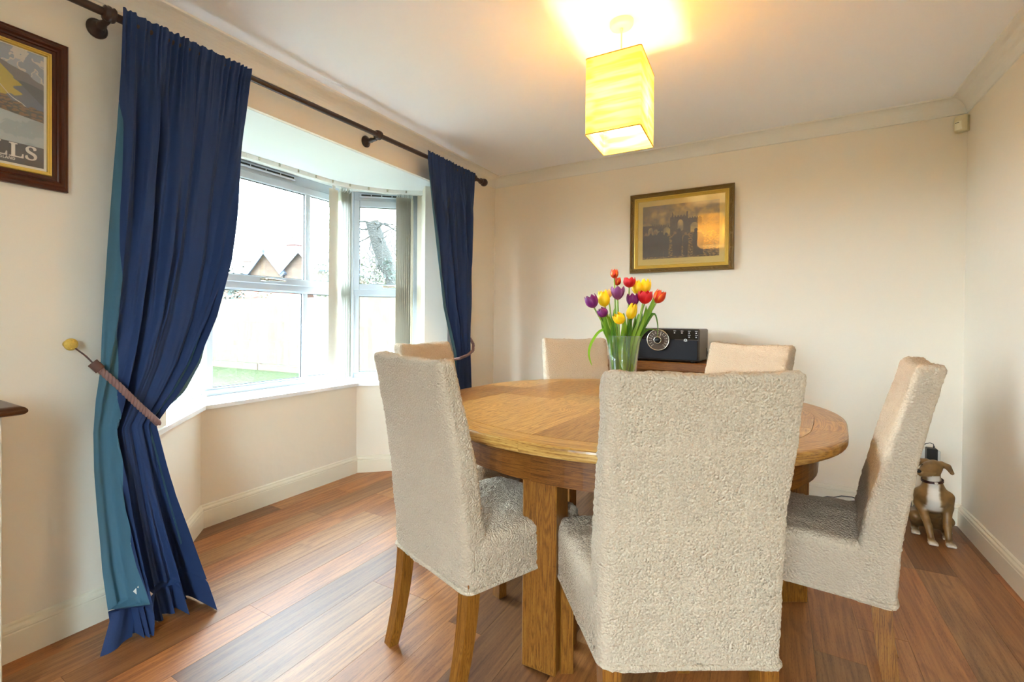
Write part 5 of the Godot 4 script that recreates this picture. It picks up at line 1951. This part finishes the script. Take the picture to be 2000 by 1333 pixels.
		blade(g, [neck * Vector3(0.7, 0.45, 0.7), neck * Vector3(0.9, 0.9, 0.9), ll, ll + dirs * 0.02 + Vector3(0, 0.055 + 0.012 * (idx % 3), 0)], 0.030 + 0.006 * (idx % 3), 0.3, 0.5, dirs.cross(Vector3.UP))
		part("leaf", g, green if idx % 3 else green2, t)
		if idx % 2:
			g = G.new()
			var d2 := dirs.rotated(Vector3.UP, 0.8)
			blade(g, [neck * Vector3(0.5, 0.3, 0.5), neck * Vector3(0.8, 0.8, 0.8) + d2 * 0.01, neck + d2 * 0.03 + Vector3(0, 0.05, 0), neck + d2 * 0.05 + Vector3(0, 0.11, 0)], 0.028, 0.35, -0.4, d2.cross(Vector3.UP))
			part("leaf", g, green2, t)
		# the drooping leaves at the outside
		if idx == 6:
			g = G.new()
			blade(g, [Vector3(-0.03, 0.25, 0.02), Vector3(-0.058, 0.318, 0.04), Vector3(-0.088, 0.318, 0.06), Vector3(-0.118, 0.265, 0.08), Vector3(-0.128, 0.215, 0.085), Vector3(-0.118, 0.162, 0.08)], 0.03, 0.3, 0.9, Vector3(0.5, 0, 0.8))
			part("leaf", g, green, t, "drooping leaf curling over the vase rim")
		if idx == 14:
			g = G.new()
			blade(g, [Vector3(0.03, 0.24, -0.02), Vector3(0.07, 0.335, -0.045), Vector3(0.105, 0.405, -0.07), Vector3(0.126, 0.405, -0.082), Vector3(0.136, 0.35, -0.09), Vector3(0.133, 0.292, -0.088)], 0.028, 0.3, 0.5, Vector3(0.5, 0, 0.8))
			part("leaf", g, green2, t, "drooping leaf folded down at the right")
			g = G.new()
			blade(g, [Vector3(0.05, 0.27, -0.03), Vector3(0.075, 0.32, -0.05), Vector3(0.1, 0.338, -0.066), Vector3(0.135, 0.33, -0.088)], 0.022, 0.3, 0.3, Vector3(0.5, 0, 0.8))
			part("leaf", g, green2, t)
			g = G.new()
			blade(g, [Vector3(0.06, 0.3, -0.03), Vector3(0.095, 0.39, -0.055), Vector3(0.115, 0.45, -0.07), Vector3(0.13, 0.515, -0.08)], 0.026, 0.3, 0.2, Vector3(0.8, 0, -0.5))
			part("leaf", g, green, t)
		if idx == 7:
			g = G.new()
			blade(g, [Vector3(-0.02, 0.2, 0.03), Vector3(-0.04, 0.3, 0.05), Vector3(-0.055, 0.36, 0.07), Vector3(-0.062, 0.42, 0.085)], 0.04, 0.28, 0.4, Vector3(0.8, 0, -0.5))
			part("leaf", g, green, t)
		if idx == 13:
			g = G.new()
			blade(g, [Vector3(0.02, 0.15, 0.045), Vector3(0.015, 0.22, 0.055), Vector3(0.02, 0.3, 0.06), Vector3(0.035, 0.355, 0.06)], 0.036, 0.25, 0.2, Vector3(0.8, 0, -0.5))
			part("leaf", g, green, t)

# ---------------------------------------------------------------- dog figurine
func nets(bones: Array, cell: float, tint: Callable) -> G:
	var lo := Vector3.ONE * 1e9
	var hi := -lo
	for b in bones:
		for e in [[0, 2], [1, 3]]:
			lo = lo.min(b[e[0]] - Vector3.ONE * b[e[1]])
			hi = hi.max(b[e[0]] + Vector3.ONE * b[e[1]])
	lo -= Vector3.ONE * cell * 3
	hi += Vector3.ONE * cell * 3
	var n := Vector3i(((hi - lo) / cell).ceil()) + Vector3i.ONE
	var f := PackedFloat32Array()
	f.resize(n.x * n.y * n.z)
	f.fill(1.0)
	var sx := 1
	var sy := n.x
	var sz := n.x * n.y
	for b in bones:
		var a: Vector3 = b[0]
		var e: Vector3 = b[1]
		var ra: float = b[2]
		var rb: float = b[3]
		var k: float = b[4]
		var mg := k + cell * 2.5
		var mn := (a - Vector3.ONE * ra).min(e - Vector3.ONE * rb) - Vector3.ONE * mg
		var mx := (a + Vector3.ONE * ra).max(e + Vector3.ONE * rb) + Vector3.ONE * mg
		var i0 := Vector3i(((mn - lo) / cell).floor()).clamp(Vector3i.ZERO, n - Vector3i.ONE)
		var i1 := Vector3i(((mx - lo) / cell).ceil()).clamp(Vector3i.ZERO, n - Vector3i.ONE)
		var d := e - a
		var dl := maxf(d.length_squared(), 1e-10)
		for z in range(i0.z, i1.z + 1):
			for y in range(i0.y, i1.y + 1):
				for x in range(i0.x, i1.x + 1):
					var p := lo + Vector3(x, y, z) * cell
					var t := clampf((p - a).dot(d) / dl, 0.0, 1.0)
					var dist := (p - a - d * t).length() - lerpf(ra, rb, t)
					var q := x + y * sy + z * sz
					var o := f[q]
					var h := maxf(k - absf(o - dist), 0.0) / k
					f[q] = minf(o, dist) - h * h * k * 0.25
	var g := G.new()
	var id := {}
	var off := [0, sx, sy, sx + sy, sz, sx + sz, sy + sz, sx + sy + sz]
	for z in n.z - 1:
		for y in n.y - 1:
			for x in n.x - 1:
				var q := x + y * sy + z * sz
				var cnt := 0
				for o in off:
					if f[q + o] < 0.0:
						cnt += 1
				if cnt == 0 or cnt == 8:
					continue
				var s := Vector3.ZERO
				var m := 0
				for e in [[0, 1], [2, 3], [4, 5], [6, 7], [0, 2], [1, 3], [4, 6], [5, 7], [0, 4], [1, 5], [2, 6], [3, 7]]:
					var fa := f[q + off[e[0]]]
					var fb := f[q + off[e[1]]]
					if (fa < 0.0) != (fb < 0.0):
						var t := fa / (fa - fb)
						var ca := Vector3(e[0] & 1, (e[0] >> 1) & 1, (e[0] >> 2) & 1)
						var cb := Vector3(e[1] & 1, (e[1] >> 1) & 1, (e[1] >> 2) & 1)
						s += ca.lerp(cb, t)
						m += 1
				var p := lo + (Vector3(x, y, z) + s / m) * cell
				var gr := Vector3(f[q + 1] - f[q] + f[q + 3 if false else q + off[7]] - f[q + off[6]], f[q + sy] - f[q] + f[q + off[7]] - f[q + off[5]], f[q + sz] - f[q] + f[q + off[7]] - f[q + off[3]])
				id[q] = g.v.size()
				g.col = tint.call(p)
				g.vert(p, gr.normalized() if gr.length() > 1e-9 else Vector3.UP, Vector2.ZERO)
	for q in id:
		for ax in [[sx, sy, sz], [sy, sz, sx], [sz, sx, sy]]:
			var a: int = ax[0]
			var b1: int = ax[1]
			var b2: int = ax[2]
			if (f[q] < 0.0) != (f[q + a] < 0.0) and id.has(q - b1) and id.has(q - b2) and id.has(q - b1 - b2):
				var c := [id[q], id[q - b1], id[q - b1 - b2], id[q - b2]]
				if f[q] >= 0.0:
					c.reverse()
				g.ix.append_array([c[0], c[1], c[2], c[0], c[2], c[3]])
	# make every triangle agree with its normals
	for k in range(0, g.ix.size(), 3):
		var a := g.ix[k]; var b := g.ix[k + 1]; var c := g.ix[k + 2]
		if (g.v[b] - g.v[a]).cross(g.v[c] - g.v[a]).dot(g.n[a] + g.n[b] + g.n[c]) > 0.0:
			g.ix[k + 1] = c
			g.ix[k + 2] = b
	return g

func dog() -> void:
	# local: +z towards the viewer, +x to the viewer's right
	var d := thing("dog_figurine", "brown and white seated dog figurine with a dark collar in the room corner", "figurine", Vector3(-0.178, 0, 0.33), -0.1)
	var brown := Color(0.56, 0.43, 0.26)
	var dark := Color(0.33, 0.24, 0.14)
	var white := Color(0.88, 0.85, 0.8)
	var B := []
	var V := func(x: float, y: float, z: float) -> Vector3: return Vector3(x, y, z)
	# trunk: chest, belly, rump
	B.append([V.call(0.0, 0.215, 0.015), V.call(-0.002, 0.27, 0.0), 0.052, 0.040, 0.02])
	B.append([V.call(0.0, 0.215, 0.01), V.call(0.0, 0.185, 0.012), 0.050, 0.034, 0.02])
	B.append([V.call(0.0, 0.2, -0.015), V.call(-0.005, 0.085, -0.13), 0.048, 0.062, 0.03])
	B.append([V.call(0.0, 0.25, -0.01), V.call(-0.005, 0.13, -0.125), 0.035, 0.055, 0.03])
	# haunches and hind feet
	for s in [-1.0, 1.0]:
		B.append([V.call(s * 0.04 - 0.005, 0.075, -0.12), V.call(s * 0.062 - 0.004, 0.095, -0.05), 0.05, 0.028, 0.02])
		B.append([V.call(s * 0.062 - 0.004, 0.095, -0.05), V.call(s * 0.06 - 0.003, 0.02, -0.1), 0.024, 0.014, 0.012])
		B.append([V.call(s * 0.06 - 0.003, 0.016, -0.1), V.call(s * 0.06 - 0.003, 0.014, -0.045), 0.014, 0.015, 0.01])
		for t in [-1.0, 0.0, 1.0]:
			B.append([V.call(s * 0.06 - 0.003 + t * 0.009, 0.012, -0.045), V.call(s * 0.06 - 0.003 + t * 0.011, 0.009, -0.026), 0.009, 0.0075, 0.004])
	# shoulders and front legs; the viewer's left leg steps forward and in
	for s in [-1.0, 1.0]:
		var sh: Vector3 = V.call(s * 0.046, 0.235, 0.0)
		var el: Vector3 = V.call(s * 0.05, 0.18, -0.005)
		var kn: Vector3 = V.call(-0.022, 0.082, 0.052) if s < 0 else V.call(0.05, 0.085, 0.03)
		var pw: Vector3 = V.call(-0.012, 0.018, 0.068) if s < 0 else V.call(0.056, 0.018, 0.045)
		B.append([sh, el, 0.034, 0.026, 0.016])
		B.append([el, kn, 0.0225, 0.0155, 0.012])
		B.append([kn, pw, 0.0155, 0.0125, 0.008])
		B.append([pw, pw + V.call(0.004, -0.003, 0.02), 0.0145, 0.0145, 0.006])
		for t in [-1.5, -0.5, 0.5, 1.5]:
			B.append([pw + V.call(t * 0.0078 + 0.003, -0.005, 0.022), pw + V.call(t * 0.0088 + 0.005, -0.0085, 0.038), 0.0085, 0.0072, 0.003])
	# neck and head turned to the viewer's left
	B.append([V.call(-0.002, 0.27, 0.0), V.call(-0.012, 0.35, 0.018), 0.041, 0.034, 0.02])
	B.append([V.call(-0.004, 0.385, 0.015), V.call(-0.02, 0.38, 0.03), 0.036, 0.034, 0.015])
	B.append([V.call(-0.02, 0.374, 0.034), V.call(-0.056, 0.362, 0.07), 0.028, 0.0185, 0.015])
	B.append([V.call(-0.02, 0.358, 0.032), V.call(-0.052, 0.349, 0.066), 0.02, 0.012, 0.008])
	B.append([V.call(0.0, 0.4, 0.012), V.call(-0.018, 0.396, 0.036), 0.022, 0.018, 0.012])
	# ears folded outwards
	for e in [[V.call(0.026, 0.405, 0.008), V.call(0.05, 0.396, 0.006), V.call(0.066, 0.366, 0.012)], [V.call(-0.03, 0.408, 0.0), V.call(-0.05, 0.404, -0.012), V.call(-0.062, 0.38, -0.014)]]:
		B.append([e[0], e[1], 0.016, 0.013, 0.006])
		B.append([e[1], e[2], 0.014, 0.009, 0.006])
	# tail curled round
	B.append([V.call(0.0, 0.03, -0.175), V.call(0.05, 0.018, -0.17), 0.016, 0.012, 0.01])
	B.append([V.call(0.05, 0.018, -0.17), V.call(0.08, 0.014, -0.13), 0.012, 0.008, 0.006])
	var nz := noise(99, 18.0)
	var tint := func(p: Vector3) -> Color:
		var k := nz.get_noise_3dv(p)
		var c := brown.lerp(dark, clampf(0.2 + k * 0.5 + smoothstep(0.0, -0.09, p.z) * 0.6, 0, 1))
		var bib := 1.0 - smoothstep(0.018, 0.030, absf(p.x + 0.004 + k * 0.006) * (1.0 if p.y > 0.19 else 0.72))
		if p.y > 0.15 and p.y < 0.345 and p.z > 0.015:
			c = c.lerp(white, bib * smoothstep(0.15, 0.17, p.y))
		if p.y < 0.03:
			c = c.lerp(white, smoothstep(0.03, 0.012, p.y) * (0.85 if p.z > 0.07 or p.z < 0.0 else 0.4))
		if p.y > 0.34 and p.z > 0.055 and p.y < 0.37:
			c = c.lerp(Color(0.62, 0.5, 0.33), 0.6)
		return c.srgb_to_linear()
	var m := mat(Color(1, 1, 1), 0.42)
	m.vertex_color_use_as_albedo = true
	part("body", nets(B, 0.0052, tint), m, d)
	var g := G.new()
	g.ball(Vector3(-0.0635, 0.368, 0.0815), Vector3(0.0115, 0.0095, 0.009), 12)
	part("nose", g, M.black, d)
	g = G.new()
	g.ball(Vector3(-0.012, 0.396, 0.053), Vector3(0.0062, 0.0055, 0.004), 10)
	g.ball(Vector3(-0.047, 0.394, 0.04), Vector3(0.005, 0.0055, 0.006), 10)
	part("eyes", g, mat(Color(0.05, 0.03, 0.02), 0.1), d)
	g = G.new()
	g.tube([Vector3(-0.07, 0.349, 0.074), Vector3(-0.05, 0.344, 0.075), Vector3(-0.028, 0.348, 0.06), Vector3(-0.014, 0.354, 0.048)], [0.0012], 5)
	part("mouth", g, M.black, d)
	g = G.new()
	var cp := []
	for k in 33:
		var a := TAU * k / 32.0
		cp.append(Vector3(-0.007 + 0.0415 * cos(a), 0.316 + 0.005 * sin(a) * -1.0 + 0.004 * cos(a), 0.010 + 0.0425 * sin(a)))
	for r in 3:
		var c2 := []
		for q in cp:
			c2.append(q + Vector3(0, (r - 1) * 0.004, 0))
		g.tube(c2, [0.0028], 6, false)
	part("collar", g, mat(Color(0.2, 0.06, 0.05), 0.4), d, "dark red-brown collar")
	g = G.new()
	g.box(Vector3(0.004, 0.311, 0.0545), Vector3(0.014, 0.013, 0.003), 0.001)
	part("buckle", g, M.chrome, d)

# ---------------------------------------------------------------- odds and ends
func cabinet() -> void:
	var c := thing("cabinet", "cream painted cabinet with a dark wooden top at the left edge of the view", "cabinet", Vector3(-2.97, 0, 3.82))
	var wm := mat(Color(0.86, 0.83, 0.76), 0.5)
	var g := G.new()
	g.grain = 2
	# top with a rounded nose
	var y := 0.893
	var pts := []
	var x1 := 0.345
	g.prism(v2([[0.0, -0.40], [x1 - 0.02, -0.40], [x1 - 0.02, 0.42], [0.0, 0.42]]), y - 0.026, y)
	for k in 12:
		var a0 := -PI / 2 + PI * k / 12.0
		var a1 := -PI / 2 + PI * (k + 1) / 12.0
		var p := func(a: float) -> Vector2: return Vector2(0.020 * cos(a) , 0.013 * sin(a))
		var q0: Vector2 = p.call(a0)
		var q1: Vector2 = p.call(a1)
		var yc := y - 0.013
		g.quad(Vector3(x1 - 0.02 + q0.x, yc + q0.y, -0.40 - q0.x), Vector3(x1 - 0.02 + q0.x, yc + q0.y, 0.42), Vector3(x1 - 0.02 + q1.x, yc + q1.y, 0.42), Vector3(x1 - 0.02 + q1.x, yc + q1.y, -0.40 - q1.x), Vector3(cos((a0 + a1) / 2), sin((a0 + a1) / 2), 0))
		g.quad(Vector3(0.0, yc + q0.y, -0.40 - q0.x), Vector3(x1 - 0.02 + q0.x, yc + q0.y, -0.40 - q0.x), Vector3(x1 - 0.02 + q1.x, yc + q1.y, -0.40 - q1.x), Vector3(0.0, yc + q1.y, -0.40 - q1.x), Vector3(0, sin((a0 + a1) / 2), -cos((a0 + a1) / 2)))
	part("top", g, M.walnut, c)
	g = G.new()
	g.box(Vector3(0.15, 0.4335, 0.01), Vector3(0.3, 0.867, 0.77), 0.003)
	part("body", g, wm, c)
	for k in 2:
		g = G.new()
		g.box(Vector3(0.304, 0.42, -0.17 + 0.37 * k), Vector3(0.018, 0.74, 0.35), 0.003)
		var d := part("door", g, wm, c)
		g = G.new()
		g.ball(Vector3(0.325, 0.5, -0.03 + 0.07 * k), Vector3(0.013, 0.013, 0.013))
		part("knob", g, M.chrome, d)

func small_things() -> void:
	# motion sensor in the corner
	var s := thing("motion_sensor", "small cream motion sensor high in the corner under the coving", "sensor", Vector3(-0.026, 2.253, 0.026), -PI / 4 + PI * 0.0)
	var g := G.new()
	g.grain = 1
	var cm := mat(Color(0.9, 0.86, 0.72), 0.45)
	g.patch(12, 8, func(a: float, b: float) -> Vector3:
		var an := lerpf(-1.35, 1.35, a)
		return Vector3(0.03 * sin(an), lerpf(-0.043, 0.043, b), 0.012 + 0.022 * cos(an) - 0.006 * pow(absf(b - 0.45) * 2.0, 3.0)))
	g.box(Vector3(0, 0, -0.002), Vector3(0.058, 0.088, 0.032), 0.004)
	part("housing", g, cm, s)
	g = G.new()
	g.patch(10, 6, func(a: float, b: float) -> Vector3:
		var an := lerpf(-0.8, 0.8, a)
		return Vector3(0.024 * sin(an), lerpf(-0.036, 0.012, b), 0.014 + 0.022 * cos(an) - 0.001 * absf(b - 0.5)))
	part("lens_window", g, mat(Color(0.95, 0.93, 0.82), 0.3), s)
	g = G.new()
	g.box(Vector3(-0.002, 0.004, 0.0365), Vector3(0.017, 0.0025, 0.002))
	part("emblem", g, M.black, s)
	# plug-in adaptor behind the dog
	var a := thing("power_adaptor", "black plug-in power adaptor on the wall behind the dog figurine", "adaptor", Vector3(-0.132, 0.388, 0.0))
	g = G.new()
	g.box(Vector3(0, -0.02, 0.006), Vector3(0.086, 0.086, 0.012), 0.004)
	part("socket_plate", g, M.white, a)
	g = G.new()
	g.box(Vector3(0, 0, 0.035), Vector3(0.046, 0.08, 0.05), 0.004)
	part("body", g, M.black, a)
	g = G.new()
	g.tube([Vector3(0.01, 0.038, 0.035), Vector3(0.01, 0.054, 0.035)], [0.0045, 0.003], 8)
	g.tube([Vector3(0.01, 0.05, 0.035), Vector3(0.008, 0.063, 0.035), Vector3(-0.006, 0.068, 0.036), Vector3(-0.024, 0.062, 0.036), Vector3(-0.045, 0.03, 0.034), Vector3(-0.06, -0.1, 0.03), Vector3(-0.08, -0.28, 0.03), Vector3(-0.09, -0.383, 0.06)], [0.0019], 6)
	part("lead", g, M.black, a)
	# cables along the skirting
	g = G.new()
	g.tube([Vector3(-1.0, 0.006, 0.15), Vector3(-0.72, 0.012, 0.05), Vector3(-0.64, 0.03, 0.024), Vector3(-0.6, 0.048, 0.0215), Vector3(-0.565, 0.05, 0.0215), Vector3(-0.53, 0.066, 0.0215), Vector3(-0.48, 0.07, 0.0215), Vector3(-0.4, 0.05, 0.024), Vector3(-0.3, 0.004, 0.05)], [0.0028], 8)
	one("cable", g, M.black, "thin black cable draped along the skirting behind the right-hand chair, the longer one", "cable")
	g = G.new()
	g.tube([Vector3(-0.56, 0.004, 0.05), Vector3(-0.535, 0.012, 0.03), Vector3(-0.51, 0.035, 0.0215), Vector3(-0.47, 0.048, 0.0215), Vector3(-0.4, 0.03, 0.0215), Vector3(-0.35, 0.004, 0.05)], [0.0024], 8)
	one("cable", g, M.ropedark, "short brownish cable rising by the skirting under the black one", "cable")
